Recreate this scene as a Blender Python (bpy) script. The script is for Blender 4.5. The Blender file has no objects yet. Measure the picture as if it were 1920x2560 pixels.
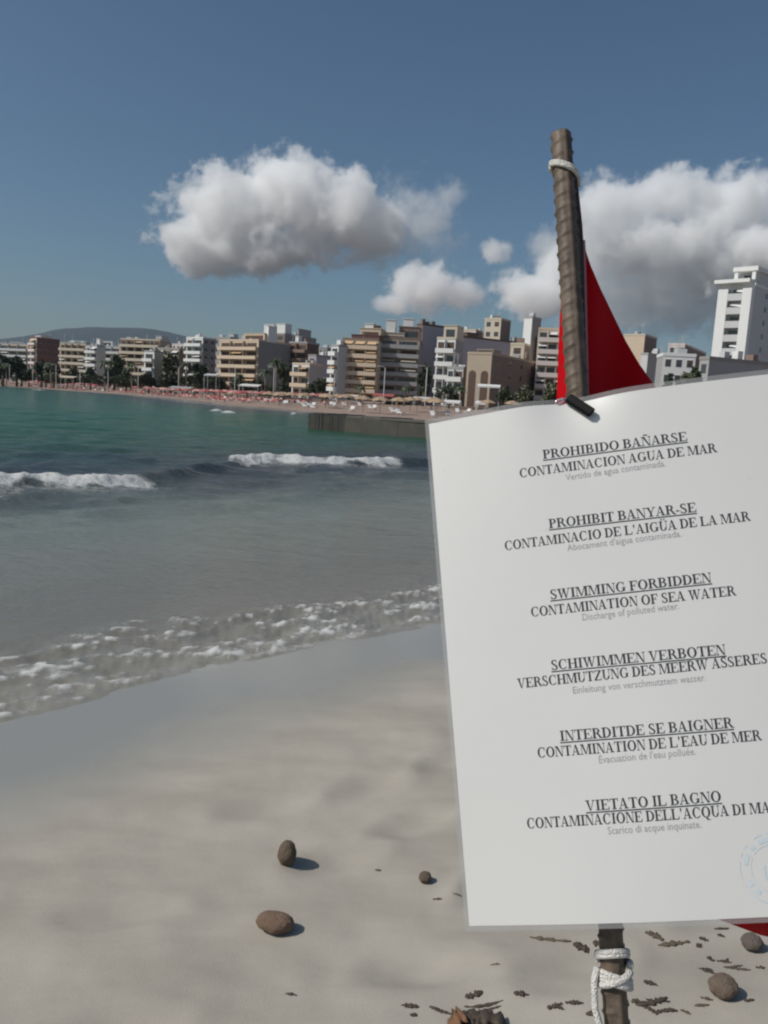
import bpy, math, random
import numpy as np
from mathutils import Matrix, Vector
sc = bpy.context.scene
COL = sc.collection
rnd = random.Random(7)
nrs = np.random.RandomState(11)

# ------------------------------------------------------------------ camera, sky, sun, exposure
F = 1968.0; PITCH = math.radians(7.8); ROLL = math.radians(3.3); EYE = Vector((0, 0, 1.7))
cam = bpy.data.objects.new('camera', bpy.data.cameras.new('camera')); COL.objects.link(cam); sc.camera = cam
CM = Matrix.Rotation(math.pi/2-PITCH, 4, 'X') @ Matrix.Rotation(ROLL, 4, 'Z'); CM.translation = EYE
cam.matrix_world = CM
cam.data.sensor_fit = 'VERTICAL'; cam.data.sensor_height = 36; cam.data.lens = F/2560*36
cam.data.clip_start = .02; cam.data.clip_end = 60000
EL = math.radians(45); AZ = math.radians(18)
SUN = Vector((-math.cos(EL)*math.cos(AZ), -math.cos(EL)*math.sin(AZ), math.sin(EL)))
world = bpy.data.worlds.new('World'); sc.world = world; world.use_nodes = True
wn = world.node_tree; bg = wn.nodes['Background']
sky = wn.nodes.new('ShaderNodeTexSky'); sky.sky_type = 'NISHITA'; sky.sun_disc = False
sky.sun_elevation = EL; sky.sun_rotation = math.atan2(SUN.x, SUN.y)
sky.air_density = 1.0; sky.dust_density = 2.0; sky.ozone_density = 6.0
tint = wn.nodes.new('ShaderNodeMix'); tint.data_type = 'RGBA'; tint.blend_type = 'MULTIPLY'; tint.inputs[0].default_value = 1; tint.inputs[7].default_value = (.985, 1.06, .99, 1)
wn.links.new(sky.outputs[0], tint.inputs[6]); wn.links.new(tint.outputs[2], bg.inputs[0]); bg.inputs[1].default_value = .067
sun = bpy.data.objects.new('sun', bpy.data.lights.new('sun', 'SUN')); COL.objects.link(sun)
sun.data.energy = 3.35; sun.data.angle = math.radians(.5); sun.data.color = (1, .955, .885)
sun.rotation_mode = 'QUATERNION'; sun.rotation_quaternion = SUN.to_track_quat('Z', 'Y')
sc.view_settings.view_transform = 'Standard'; sc.view_settings.look = 'None'
sc.view_settings.exposure = 0; sc.view_settings.gamma = 1
sc.render.engine = 'CYCLES'
sc.cycles.use_denoising = True; sc.cycles.volume_bounces = 14; sc.cycles.max_bounces = 14
sc.cycles.transparent_max_bounces = 16; sc.cycles.filter_width = 2.2
sc.cycles.caustics_reflective = False; sc.cycles.caustics_refractive = False

C3 = CM.to_3x3()
def ray(px, py): return C3 @ Vector(((px-960)/F, -(py-1280)/F, -1))
def at(px, py, Y):
    d = ray(px, py); return EYE + d*(Y/d.y)
def zpx(px, py, Y): return at(px, py, Y).z
def down(px, py, z):
    d = ray(px, py); return EYE + d*((z-EYE.z)/d.z)

# ------------------------------------------------------------------ object helpers
def tag(o, label=None, cat=None, group=None, kind=None):
    if label: o['label'] = label
    if cat: o['category'] = cat
    if group: o['group'] = group
    if kind: o['kind'] = kind
    return o
def empty(name, loc=(0, 0, 0), rz=0):
    o = bpy.data.objects.new(name, None); COL.objects.link(o); o.location = loc; o.rotation_euler = (0, 0, rz); o.empty_display_size = .1
    return o
def link(name, me, parent=None):
    o = bpy.data.objects.new(name, me); COL.objects.link(o)
    if parent: o.parent = parent
    return o
def copy_tree(o, parent=None):
    c = o.copy(); COL.objects.link(c)
    if parent: c.parent = parent
    for ch in [k for k in o.children]: copy_tree(ch, c)
    return c
class MB:
    def __init__(s): s.v = []; s.f = []; s.m = []; s.mi = 0
    def add(s, v, f):
        n = len(s.v); s.v += [tuple(p) for p in v]; s.f += [tuple(i+n for i in q) for q in f]; s.m += [s.mi]*len(f); return s
    def box(s, x0, y0, z0, x1, y1, z1):
        return s.add([(x0,y0,z0),(x1,y0,z0),(x1,y1,z0),(x0,y1,z0),(x0,y0,z1),(x1,y0,z1),(x1,y1,z1),(x0,y1,z1)],
                     [(0,3,2,1),(4,5,6,7),(0,1,5,4),(1,2,6,5),(2,3,7,6),(3,0,4,7)])
    def tube(s, pts, r, n=8, cap=True):
        pts = [Vector(p) for p in pts]; V = []; Fc = []
        rr = r if hasattr(r, '__len__') else [r]*len(pts)
        prev = None
        for i, p in enumerate(pts):
            t = (pts[min(i+1, len(pts)-1)]-pts[max(i-1, 0)]).normalized()
            if prev is None:
                a = t.orthogonal().normalized()
            else:
                a = (prev - t*prev.dot(t)).normalized()
            prev = a; b = t.cross(a)
            for k in range(n):
                w = 2*math.pi*k/n; V.append(p+(a*math.cos(w)+b*math.sin(w))*rr[i])
        for i in range(len(pts)-1):
            for k in range(n):
                Fc.append((i*n+k, i*n+(k+1) % n, (i+1)*n+(k+1) % n, (i+1)*n+k))
        if cap:
            Fc.append(tuple(reversed(range(n)))); Fc.append(tuple(range((len(pts)-1)*n, len(pts)*n)))
        return s.add(V, Fc)
    def build(s, name, mats, parent=None, smooth=False):
        me = bpy.data.meshes.new(name); me.from_pydata(s.v, [], s.f)
        if not isinstance(mats, (list, tuple)): mats = [mats]
        for m in mats: me.materials.append(m)
        if len(mats) > 1: me.polygons.foreach_set('material_index', s.m)
        if smooth: me.polygons.foreach_set('use_smooth', [True]*len(me.polygons))
        me.update(); return link(name, me, parent)
def grid_mesh(name, P, mat, parent=None, wrap=False, smooth=True, attrs=None, keep=None):
    """P: (rows, cols, 3) array -> one quad grid."""
    R, K = P.shape[:2]
    me = bpy.data.meshes.new(name); me.vertices.add(R*K); me.vertices.foreach_set('co', P.reshape(-1).astype(np.float32))
    idx = np.arange(R*K).reshape(R, K)
    if wrap: idx = np.concatenate([idx, idx[:, :1]], 1)
    q = np.stack([idx[:-1, :-1], idx[:-1, 1:], idx[1:, 1:], idx[1:, :-1]], -1).reshape(-1, 4)
    if keep is not None: q = q[keep.reshape(-1)]
    n = len(q); me.loops.add(n*4); me.loops.foreach_set('vertex_index', q.reshape(-1).astype(np.int32))
    me.polygons.add(n); me.polygons.foreach_set('loop_start', (np.arange(n)*4).astype(np.int32))
    me.polygons.foreach_set('use_smooth', np.full(n, smooth))
    me.materials.append(mat); me.update(calc_edges=True); me.validate()
    for k, a in (attrs or {}).items():
        at_ = me.attributes.new(k, 'FLOAT', 'POINT'); at_.data.foreach_set('value', a.reshape(-1).astype(np.float32))
    return link(name, me, parent)

# ------------------------------------------------------------------ noise in numpy
def _hash(i, j, seed):
    h = (i.astype(np.int64)*374761393 + j.astype(np.int64)*668265263 + seed*1442695041) & 0x7fffffff
    h = ((h ^ (h >> 13))*1274126177) & 0x7fffffff
    return ((h ^ (h >> 16)) & 0xffff)/65535.0
def vnoise(x, y, seed=0):
    x = np.asarray(x, float); y = np.asarray(y, float)
    i = np.floor(x); j = np.floor(y); u = x-i; v = y-j; u = u*u*(3-2*u); v = v*v*(3-2*v)
    a, b, c, d = _hash(i, j, seed), _hash(i+1, j, seed), _hash(i, j+1, seed), _hash(i+1, j+1, seed)
    return (a*(1-u)+b*u)*(1-v)+(c*(1-u)+d*u)*v
def fbm(x, y, seed=0, o=4):
    s = 0; a = .5; t = 0
    for k in range(o): s = s+a*vnoise(x*2**k+17*k, y*2**k-9*k, seed+k); t += a; a *= .5
    return s/t
def sstep(a, b, x):
    t = np.clip((x-a)/(b-a), 0, 1); return t*t*(3-2*t)

# ------------------------------------------------------------------ materials
def nmat(name):
    m = bpy.data.materials.new(name); m.use_nodes = True; t = m.node_tree
    return m, t, t.nodes['Principled BSDF']
def mat(name, col, rough=.7, vary=.12, scale=3.0, bump=0.0, bscale=20.0, metal=0.0, spec=.4, coord='Object'):
    m, t, b = nmat(name); N = t.nodes.new; L = t.links.new
    tc = N('ShaderNodeTexCoord')
    nz = N('ShaderNodeTexNoise'); nz.inputs['Scale'].default_value = scale; nz.inputs['Detail'].default_value = 4; nz.inputs['Roughness'].default_value = .65
    L(tc.outputs[coord], nz.inputs['Vector'])
    mx = N('ShaderNodeMix'); mx.data_type = 'RGBA'
    L(nz.outputs[0], mx.inputs[0])
    mx.inputs[6].default_value = tuple(c*(1-vary) for c in col)+(1,); mx.inputs[7].default_value = tuple(min(1, c*(1+vary)) for c in col)+(1,)
    L(mx.outputs[2], b.inputs['Base Color'])
    b.inputs['Roughness'].default_value = rough; b.inputs['Metallic'].default_value = metal; b.inputs['Specular IOR Level'].default_value = spec
    if bump:
        n2 = N('ShaderNodeTexNoise'); n2.inputs['Scale'].default_value = bscale; n2.inputs['Detail'].default_value = 4
        L(tc.outputs[coord], n2.inputs['Vector'])
        bp = N('ShaderNodeBump'); bp.inputs['Strength'].default_value = bump; bp.inputs['Distance'].default_value = .02
        L(n2.outputs[0], bp.inputs['Height']); L(bp.outputs[0], b.inputs['Normal'])
    return m
def leafmat(name, a, bcol):
    m, t, b = nmat(name); N = t.nodes.new; L = t.links.new
    g = N('ShaderNodeNewGeometry'); mx = N('ShaderNodeMix'); mx.data_type = 'RGBA'
    L(g.outputs['Random Per Island'], mx.inputs[0]); mx.inputs[6].default_value = a+(1,); mx.inputs[7].default_value = bcol+(1,)
    L(mx.outputs[2], b.inputs['Base Color']); b.inputs['Roughness'].default_value = .6
    return m
M = dict(
    white=mat('white_plaster', (.72, .72, .70), vary=.06, scale=.3),
    cream=mat('cream_plaster', (.56, .49, .39), vary=.08, scale=.3),
    peach=mat('peach_plaster', (.60, .48, .36), vary=.08, scale=.3),
    tan=mat('tan_plaster', (.40, .33, .25), vary=.1, scale=.3),
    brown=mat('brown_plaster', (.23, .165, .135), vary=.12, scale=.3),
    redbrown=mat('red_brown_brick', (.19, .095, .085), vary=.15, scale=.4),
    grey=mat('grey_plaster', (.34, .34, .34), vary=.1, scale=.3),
    darkgrey=mat('dark_grey_render', (.27, .258, .245), vary=.12, scale=.3),  # also the painted shade tone of right-hand side walls
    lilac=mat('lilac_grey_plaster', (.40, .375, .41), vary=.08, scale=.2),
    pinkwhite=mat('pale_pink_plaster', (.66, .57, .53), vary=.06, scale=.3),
    greywhite=mat('grey_white_render', (.52, .53, .53), vary=.08, scale=.25),  # plain grey-white, for walls and for side faces toned as shade
    roofbrown=mat('brown_roof', (.13, .085, .07), vary=.2, scale=.5),
    orange=mat('orange_awning', (.60, .41, .24), vary=.1, scale=1),
    redcloth=mat('dull_red_cloth', (.38, .10, .09), vary=.2, scale=2),
    pinkcloth=mat('faded_pink_cloth', (.50, .27, .24), vary=.15, scale=2),
    tancloth=mat('tan_thatch', (.36, .26, .17), vary=.25, scale=4),
    whitecloth=mat('white_cloth', (.70, .68, .66), vary=.08, scale=2),
    glass=mat('dark_window_glass', (.06, .064, .07), rough=.12, vary=.2, scale=1, spec=.6),
    shutter=mat('brown_shutter', (.10, .06, .045), vary=.2, scale=2),
    metal=mat('galvanised_pole', (.48, .48, .46), rough=.5, vary=.1, scale=2),
    bark=mat('bark', (.15, .115, .085), vary=.3, scale=6, bump=.3),
    palmbark=mat('palm_bark', (.30, .25, .20), vary=.25, scale=8, bump=.3),
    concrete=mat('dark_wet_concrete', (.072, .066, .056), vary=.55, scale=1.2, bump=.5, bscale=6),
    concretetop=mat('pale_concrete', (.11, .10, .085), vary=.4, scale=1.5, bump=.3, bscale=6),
    skin=mat('skin', (.42, .26, .18), rough=.6, vary=.1),
    dark=mat('dark_fabric', (.04, .045, .06), vary=.2),
    hair=mat('dark_hair', (.03, .02, .015), vary=.2),
    leafdark=leafmat('dark_leaves', (.018, .030, .014), (.050, .070, .032)),
    leafmid=leafmat('green_leaves', (.030, .050, .018), (.085, .105, .045)),
    leafolive=leafmat('olive_leaves', (.055, .065, .030), (.12, .13, .07)),
)

# ------------------------------------------------------------------ coast and terrain
COAST = np.array([(-60,-34),(-12,-5.2),(-4.6,1.35),(-2.5,3.1),(-1.87,3.76),(-1.58,4.11),(-1.25,4.50),(-.74,5.02),(-.22,5.49),(.48,6.05),(1.5,7.0),(4,9.6),
    (9,16),(15,24),(20,30),(23,40),(22,60),(10,88),(-12,115),(-30,146),(-46,182),(-84,250),(-165,335),(-330,440),(-700,600),(-1500,800),(-7500,1500)], float)
def inland(x, y):
    x = np.asarray(x, float); y = np.asarray(y, float)
    best = np.full(x.shape, 1e18); sgn = np.ones(x.shape)
    for (ax, ay), (bx, by) in zip(COAST[:-1], COAST[1:]):
        dx, dy = bx-ax, by-ay; t = np.clip(((x-ax)*dx+(y-ay)*dy)/(dx*dx+dy*dy), 0, 1)
        d = (x-ax-t*dx)**2+(y-ay-t*dy)**2; c = dx*(y-ay)-dy*(x-ax)
        u = d < best; best = np.where(u, d, best); sgn = np.where(u, np.where(c > 0, -1.0, 1.0), sgn)
    return sgn*np.sqrt(best)
DENTS = [(-.10, 2.60, .5), (.18, 2.86, .6), (.02, 3.18, .55), (.36, 3.42, .7), (-.42, 2.95, .3), (.45, 2.50, .9), (.62, 2.05, .4), (.20, 2.05, .2), (.80, 2.62, .8), (-.75, 2.25, .2), (1.15, 2.35, .5), (.52, 3.0, 1.0), (-.62, 1.75, .35)]
def height(x, y, s=None, fine=True):
    x = np.asarray(x, float); y = np.asarray(y, float)
    if s is None: s = inland(x, y)
    z = np.interp(s, [-1000, -60, -12, 0, 4, 60, 75, 8000], [-3.2, -3.0, -1.0, 0, .19, 1.7, 2.2, 2.2])
    r = np.hypot(x, y)
    und = (fbm(x*1.1, y*1.1, 3, 3)-.5)*.055 + (fbm(x*3.2+2, y*5.2, 5, 3)-.5)*.026
    dry = sstep(.25, 1.7, s)
    z = z+und*dry*np.clip(1.4-r/40, 0, 1)
    for fx, fy, fa in DENTS:                                                   # old, half-filled footprints
        if r.size == 1 and (abs(x-fx) > .6).all(): continue
        u = (x-fx)*math.cos(fa)+(y-fy)*math.sin(fa); v = -(x-fx)*math.sin(fa)+(y-fy)*math.cos(fa)
        q = (u/.15)**2+(v/.065)**2; z = z-.024*np.exp(-q)+.009*np.exp(-((np.sqrt(q)-1.5)/.45)**2)
    return z
def hz(x, y): return float(height(np.array([x]), np.array([y]))[0])
def onsand(px, py):
    z = .18
    for _ in range(12):
        p = down(px, py, z); z = hz(p.x, p.y)
    return Vector((p.x, p.y, z))

az = np.radians(np.concatenate([np.linspace(-180, -50, 40, endpoint=False), np.linspace(-50, 50, 620, endpoint=False), np.linspace(50, 180, 40)]))
def polar(r0, r1, n):
    r = np.geomspace(r0, r1, n)[:, None]; return r*np.sin(az)[None], r*np.cos(az)[None]

def sand_material():
    m, t, b = nmat('beach_sand'); N = t.nodes.new; L = t.links.new
    tc = N('ShaderNodeTexCoord'); a = N('ShaderNodeAttribute'); a.attribute_name = 'inland'
    def noise(s, d=5, r=.6, st=None):
        n = N('ShaderNodeTexNoise'); n.inputs['Scale'].default_value = s; n.inputs['Detail'].default_value = d; n.inputs['Roughness'].default_value = r
        if st:
            mp = N('ShaderNodeMapping'); mp.inputs['Scale'].default_value = st; mp.inputs['Rotation'].default_value = (0, 0, math.radians(-38)); L(tc.outputs['Object'], mp.inputs[0]); L(mp.outputs[0], n.inputs['Vector'])
        else: L(tc.outputs['Object'], n.inputs['Vector'])
        return n
    big = noise(1.6, 4, .6, (1, 2.6, 1)); fine = noise(260, 3, .7); mid = noise(9, 5, .65)
    dry1 = N('ShaderNodeMix'); dry1.data_type = 'RGBA'; L(big.outputs[0], dry1.inputs[0])
    r1 = N('ShaderNodeMapRange'); L(big.outputs[0], r1.inputs[0]); r1.inputs[1].default_value = .35; r1.inputs[2].default_value = .65
    L(r1.outputs[0], dry1.inputs[0]); dry1.inputs[6].default_value = (.342, .312, .266, 1); dry1.inputs[7].default_value = (.405, .371, .318, 1)
    dry2 = N('ShaderNodeMix'); dry2.data_type = 'RGBA'; dry2.blend_type = 'MULTIPLY'; dry2.inputs[0].default_value = 1
    L(dry1.outputs[2], dry2.inputs[6])
    r2 = N('ShaderNodeMapRange'); L(fine.outputs[0], r2.inputs[0]); r2.inputs[1].default_value = .3; r2.inputs[2].default_value = .7; r2.inputs[3].default_value = .94; r2.inputs[4].default_value = 1.04
    cc = N('ShaderNodeCombineColor'); [L(r2.outputs[0], cc.inputs[i]) for i in range(3)]
    L(cc.outputs[0], dry2.inputs[7])
    # wet line
    wj = noise(1.1, 3, .5)
    w1 = N('ShaderNodeMath'); w1.operation = 'MULTIPLY_ADD'; L(wj.outputs[0], w1.inputs[0]); w1.inputs[1].default_value = -.7; L(a.outputs['Fac'], w1.inputs[2])
    wet = N('ShaderNodeMapRange'); wet.interpolation_type = 'SMOOTHSTEP'; L(w1.outputs[0], wet.inputs[0]); wet.inputs[1].default_value = .12; wet.inputs[2].default_value = 1.0; wet.inputs[3].default_value = 1; wet.inputs[4].default_value = 0
    mx = N('ShaderNodeMix'); mx.data_type = 'RGBA'; L(wet.outputs[0], mx.inputs[0]); L(dry2.outputs[2], mx.inputs[6]); mx.inputs[7].default_value = (.275, .267, .240, 1)
    ge = N('ShaderNodeNewGeometry'); sx = N('ShaderNodeSeparateXYZ'); L(ge.outputs['Position'], sx.inputs[0])
    fr = N('ShaderNodeMapRange'); fr.interpolation_type = 'SMOOTHSTEP'; L(sx.outputs['Y'], fr.inputs[0]); fr.inputs[1].default_value = 35; fr.inputs[2].default_value = 75
    fx = N('ShaderNodeMix'); fx.data_type = 'RGBA'; L(fr.outputs[0], fx.inputs[0]); L(mx.outputs[2], fx.inputs[6]); fx.inputs[7].default_value = (.29, .215, .175, 1)
    L(fx.outputs[2], b.inputs['Base Color'])
    ro = N('ShaderNodeMapRange'); L(wet.outputs[0], ro.inputs[0]); ro.inputs[3].default_value = .92; ro.inputs[4].default_value = .13; L(ro.outputs[0], b.inputs['Roughness'])
    sp = N('ShaderNodeMapRange'); L(wet.outputs[0], sp.inputs[0]); sp.inputs[3].default_value = .15; sp.inputs[4].default_value = .75; L(sp.outputs[0], b.inputs['Specular IOR Level'])
    st = N('ShaderNodeMapRange'); L(wet.outputs[0], st.inputs[0]); st.inputs[3].default_value = .30; st.inputs[4].default_value = .05
    sm = N('ShaderNodeMath'); sm.operation = 'MULTIPLY_ADD'; L(mid.outputs[0], sm.inputs[0]); sm.inputs[1].default_value = 2.0; L(fine.outputs[0], sm.inputs[2])
    bp = N('ShaderNodeBump'); bp.inputs['Distance'].default_value = .006; L(st.outputs[0], bp.inputs['Strength']); L(sm.outputs[0], bp.inputs['Height']); L(bp.outputs[0], b.inputs['Normal'])
    return m
X, Y = polar(.35, 7500, 620); S_ = inland(X, Y); Z = height(X, Y, S_)
tag(grid_mesh('beach_sand', np.stack([X, Y, Z], -1), sand_material(), attrs={'inland': S_}), kind='structure')

# ------------------------------------------------------------------ sea
def sea_material():
    m, t, b = nmat('sea_water'); N = t.nodes.new; L = t.links.new
    tc = N('ShaderNodeTexCoord'); a = N('ShaderNodeAttribute'); a.attribute_name = 'offshore'; fa = N('ShaderNodeAttribute'); fa.attribute_name = 'foam_glitter'
    def noise(s, d=4, r=.6, st=(1, 1, 1)):
        n = N('ShaderNodeTexNoise'); n.inputs['Scale'].default_value = s; n.inputs['Detail'].default_value = d; n.inputs['Roughness'].default_value = r
        mp = N('ShaderNodeMapping'); mp.inputs['Scale'].default_value = st; mp.inputs['Rotation'].default_value = (0, 0, math.radians(-20)); L(tc.outputs['Object'], mp.inputs[0]); L(mp.outputs[0], n.inputs['Vector'])
        return n
    pn = noise(.35, 4, .6, (.5, 1.4, 1))
    lg = N('ShaderNodeMath'); lg.operation = 'LOGARITHM'; lg.inputs[1].default_value = 10
    mxx = N('ShaderNodeMath'); mxx.operation = 'MAXIMUM'; mxx.inputs[1].default_value = .1; L(a.outputs['Fac'], mxx.inputs[0]); L(mxx.outputs[0], lg.inputs[0])
    ln = N('ShaderNodeMath'); ln.operation = 'MULTIPLY_ADD'; L(pn.outputs[0], ln.inputs[0]); ln.inputs[1].default_value = .30; L(lg.outputs[0], ln.inputs[2])
    mr = N('ShaderNodeMapRange'); L(ln.outputs[0], mr.inputs[0]); mr.inputs[1].default_value = -.7; mr.inputs[2].default_value = 2.3
    cr = N('ShaderNodeValToRGB'); L(mr.outputs[0], cr.inputs[0]); e = cr.color_ramp.elements
    def st(d): return (math.log10(d)+.15+.7)/3.0
    stops = [(.2, (.235, .226, .200)), (1.0, (.180, .172, .152)), (2.0, (.165, .160, .143)), (3.4, (.176, .182, .162)), (5.5, (.168, .192, .170)), (8.0, (.095, .115, .108)), (10.5, (.046, .056, .066)), (13.5, (.038, .056, .062)), (18, (.034, .076, .058)), (30, (.020, .084, .046)), (80, (.016, .080, .040))]
    e[0].position = st(stops[0][0]); e[0].color = stops[0][1]+(1,); e[1].position = st(stops[-1][0]); e[1].color = stops[-1][1]+(1,)
    for d, c in stops[1:-1]:
        q = e.new(st(d)); q.color = c+(1,)
    # foam and painted glitter
    fn = noise(7, 6, .75); fn2 = noise(32, 4, .7)
    f0 = N('ShaderNodeMath'); f0.operation = 'MULTIPLY_ADD'; L(fn.outputs[0], f0.inputs[0]); f0.inputs[1].default_value = 1.2; L(fa.outputs['Fac'], f0.inputs[2])
    f1 = N('ShaderNodeMath'); f1.operation = 'MULTIPLY_ADD'; L(fn2.outputs[0], f1.inputs[0]); f1.inputs[1].default_value = .5; L(f0.outputs[0], f1.inputs[2])
    fm = N('ShaderNodeMapRange'); fm.interpolation_type = 'SMOOTHSTEP'; L(f1.outputs[0], fm.inputs[0]); fm.inputs[1].default_value = 1.05; fm.inputs[2].default_value = 1.75
    mx = N('ShaderNodeMix'); mx.data_type = 'RGBA'; L(fm.outputs[0], mx.inputs[0]); L(cr.outputs[0], mx.inputs[6]); mx.inputs[7].default_value = (.56, .56, .545, 1)
    L(mx.outputs[2], b.inputs['Base Color'])
    ro = N('ShaderNodeMapRange'); L(fm.outputs[0], ro.inputs[0]); ro.inputs[3].default_value = .16; ro.inputs[4].default_value = .9; L(ro.outputs[0], b.inputs['Roughness'])
    b.inputs['IOR'].default_value = 1.33; b.inputs['Specular IOR Level'].default_value = .16
    r1 = noise(2.2, 4, .6, (.6, 1.5, 1)); r2 = noise(11, 3, .6, (.7, 1.3, 1))
    sm = N('ShaderNodeMath'); sm.operation = 'MULTIPLY_ADD'; L(r2.outputs[0], sm.inputs[0]); sm.inputs[1].default_value = .22; L(r1.outputs[0], sm.inputs[2])
    far = N('ShaderNodeMapRange'); L(a.outputs['Fac'], far.inputs[0]); far.inputs[1].default_value = .2; far.inputs[2].default_value = 14; far.inputs[3].default_value = .12; far.inputs[4].default_value = 1.0
    bp = N('ShaderNodeBump'); bp.inputs['Distance'].default_value = .16; L(far.outputs[0], bp.inputs['Strength']); L(sm.outputs[0], bp.inputs['Height']); L(bp.outputs[0], b.inputs['Normal'])
    return m
X, Y = polar(2.0, 7500, 820); OFF = -inland(X, Y); R_ = np.hypot(X, Y)
Zs = np.zeros_like(X)
amp = sstep(.3, 9, OFF)*np.clip(1.2-R_/120, 0, 1)
for k in range(9):
    a = math.radians(118+nrs.uniform(-28, 28)); lam = [3.6, 2.7, 2.0, 1.5, 1.1, .8, .6, .45, .33][k]
    ph = 6.28*nrs.rand(); wob = fbm(X*.25+k*7, Y*.25, 20+k, 2)*5
    q = 2*math.pi/lam*(X*math.cos(a)+Y*math.sin(a))+ph+wob
    Zs += np.where(R_ < lam*40, .0095*lam*(np.abs(np.sin(q*.5))**1.0*-2+1.0), 0)
Zs *= amp
# swash ripples at the beach
wid = 1.1+1.0*(fbm(X*.9, Y*.9, 44, 2)-.5)
sw = sstep(-.05, .08, OFF)*(1-sstep(wid*.75, wid*1.25, OFF))
ca, sa = math.cos(math.radians(38)), math.sin(math.radians(38))
UA, VA = X*ca+Y*sa, -X*sa+Y*ca
rip = fbm(UA*3.2, VA*8.5+1.2*fbm(UA*2, VA*2, 30, 2), 31, 4)
Zs += sw*.085*(rip-.44)
bits = fbm(UA*7, VA*30, 37, 4)
bit2 = fbm(UA*16, VA*40, 41, 3)
foam_glitter = sw*(.30*sstep(.36, .62, rip)+.40*sstep(.46, .72, rip)*sstep(.42, .66, bits)+.26*sstep(.45, .7, bits)*sstep(.4, .6, bit2)-.15*sstep(.5, .35, bit2))  # foam flakes, with glints on the wash painted in as pale flecks
Zs += sw*.03*(bits-.5)
foam_glitter = np.maximum(foam_glitter, (np.exp(-((OFF-.05)/.05)**2))*.50*sstep(.42, .62, fbm(X*1.5, Y*1.5, 38, 2)))
# one breaking crest: foaming on two lengths, unbroken between them
CR = np.array([(-60,-10),(-14,5.2),(-8.6,9.7),(-6.3,12.5),(-4.55,14.6),(-4.35,17.2),(-3.9,20.3),(-2.2,21.5),(.2,23.2),(2.2,24.6),(6,27.5),(16,37)], float)
def along(x, y):
    best = np.full(x.shape, 1e18); sd = np.zeros(x.shape); ts = np.zeros(x.shape)
    for i, ((ax, ay), (bx, by)) in enumerate(zip(CR[:-1], CR[1:])):
        dx, dy = bx-ax, by-ay; t = np.clip(((x-ax)*dx+(y-ay)*dy)/(dx*dx+dy*dy), 0, 1)
        ex, ey = x-ax-t*dx, y-ay-t*dy; d = ex*ex+ey*ey; c = (dx*(y-ay)-dy*(x-ax))
        u = d < best; best = np.where(u, d, best); sd = np.where(u, np.sign(c)*np.sqrt(d), sd); ts = np.where(u, i+t, ts)
    return sd, ts
near = (R_ > 4) & (R_ < 60)
SD, TS = along(X, Y); SD = SD+(fbm(TS*2.2, TS*0+1, 61, 3)-.5)*.5
up = np.where(SD > 0, np.exp(-(SD/.75)**2), np.exp(-(SD/.30)**2))
hgt = np.interp(TS, [0,1.5,2,3,3.9,4.15,5.6,6,7,7.9,8.25,9,11], [.1,.17,.22,.24,.22,.15,.15,.21,.23,.22,.15,.10,.05])
Zs += np.where(near, up*hgt*(1+.35*(fbm(X*3, Y*3, 63, 2)-.5)), 0)
fo = np.interp(TS, [0,1.5,3,3.95,4.15,5.55,5.85,6,7,7.95,8.15,11], [0,1,1,1,0,0,.6,1,1,1,0,0])
edge = (fbm(X*2.4, Y*2.4, 66, 3)-.5)*.7
ff = fo*(1-sstep(.03, .16, SD+edge*.25))*sstep(-.55, -.25, SD+edge*.8)
Zs += np.where(near, ff*.10*(fbm(X*6, Y*6, 71, 3)-.45), 0)
foam_glitter = np.where(near, np.maximum(foam_glitter, ff*(.35+1.25*fbm(X*3.5, Y*3.5, 74, 3))), foam_glitter)
trail = fo*sstep(-1.6, -.5, SD+edge)*(1-sstep(-.5, -.2, SD))*.42
foam_glitter = np.where(near, np.maximum(foam_glitter, trail), foam_glitter)
# two whitecap flecks farther out
for px, py, sx in ((541, 1029, .55), (572, 1034, .65), (735, 1037, .3), (97, 976, .7)):
    p = down(px, py, 0); g = np.exp(-((X-p.x)/sx)**2-((Y-p.y)/(p.y*.02))**2); foam_glitter = np.maximum(foam_glitter, g*1.4); Zs += g*.28
# dark trough lines behind and before the crest
for (sd0, wd, h_) in ((-1.9, .5, -.05), (2.6, .8, .06), (-3.1, .5, .045)):
    Zs += np.where(near, h_*np.exp(-((SD-sd0+edge*1.2)/wd)**2), 0)
keep = (OFF[:-1, :-1] > -.6)
tag(grid_mesh('sea', np.stack([X, Y, Zs], -1), sea_material(), attrs={'offshore': OFF, 'foam_glitter': foam_glitter}, keep=keep), kind='structure')

# ------------------------------------------------------------------ hills
hp = [(-2200, 838), (-1400, 815), (-700, 836), (-250, 842), (0, 846), (60, 838), (130, 823), (250, 822), (350, 818), (420, 825), (480, 843), (560, 868), (700, 905), (900, 960), (1200, 1000)]
xs = np.linspace(-2200, 1200, 260); yy = np.interp(xs, [h[0] for h in hp], [h[1] for h in hp])
dist = np.linspace(3300, 4700, 26); P = np.zeros((26, 260, 3))
for j, (px, py) in enumerate(zip(xs, yy)):
    top = at(px, py, 4000)
    P[:, j, 0] = top.x*dist/4000; P[:, j, 1] = dist
    P[:, j, 2] = 2+max(0, top.z-2)*np.exp(-((dist-4000)/330)**2)*(1+.10*(fbm(P[:, j, 0]*.004, dist*.004, 81, 4)-.5))
tag(grid_mesh('hills', P, mat('haze_blue_hillside', (.030, .050, .066), vary=.3, scale=.012, rough=.95)), kind='structure')  # blue of the distant air is put into the hillside colour

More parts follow.
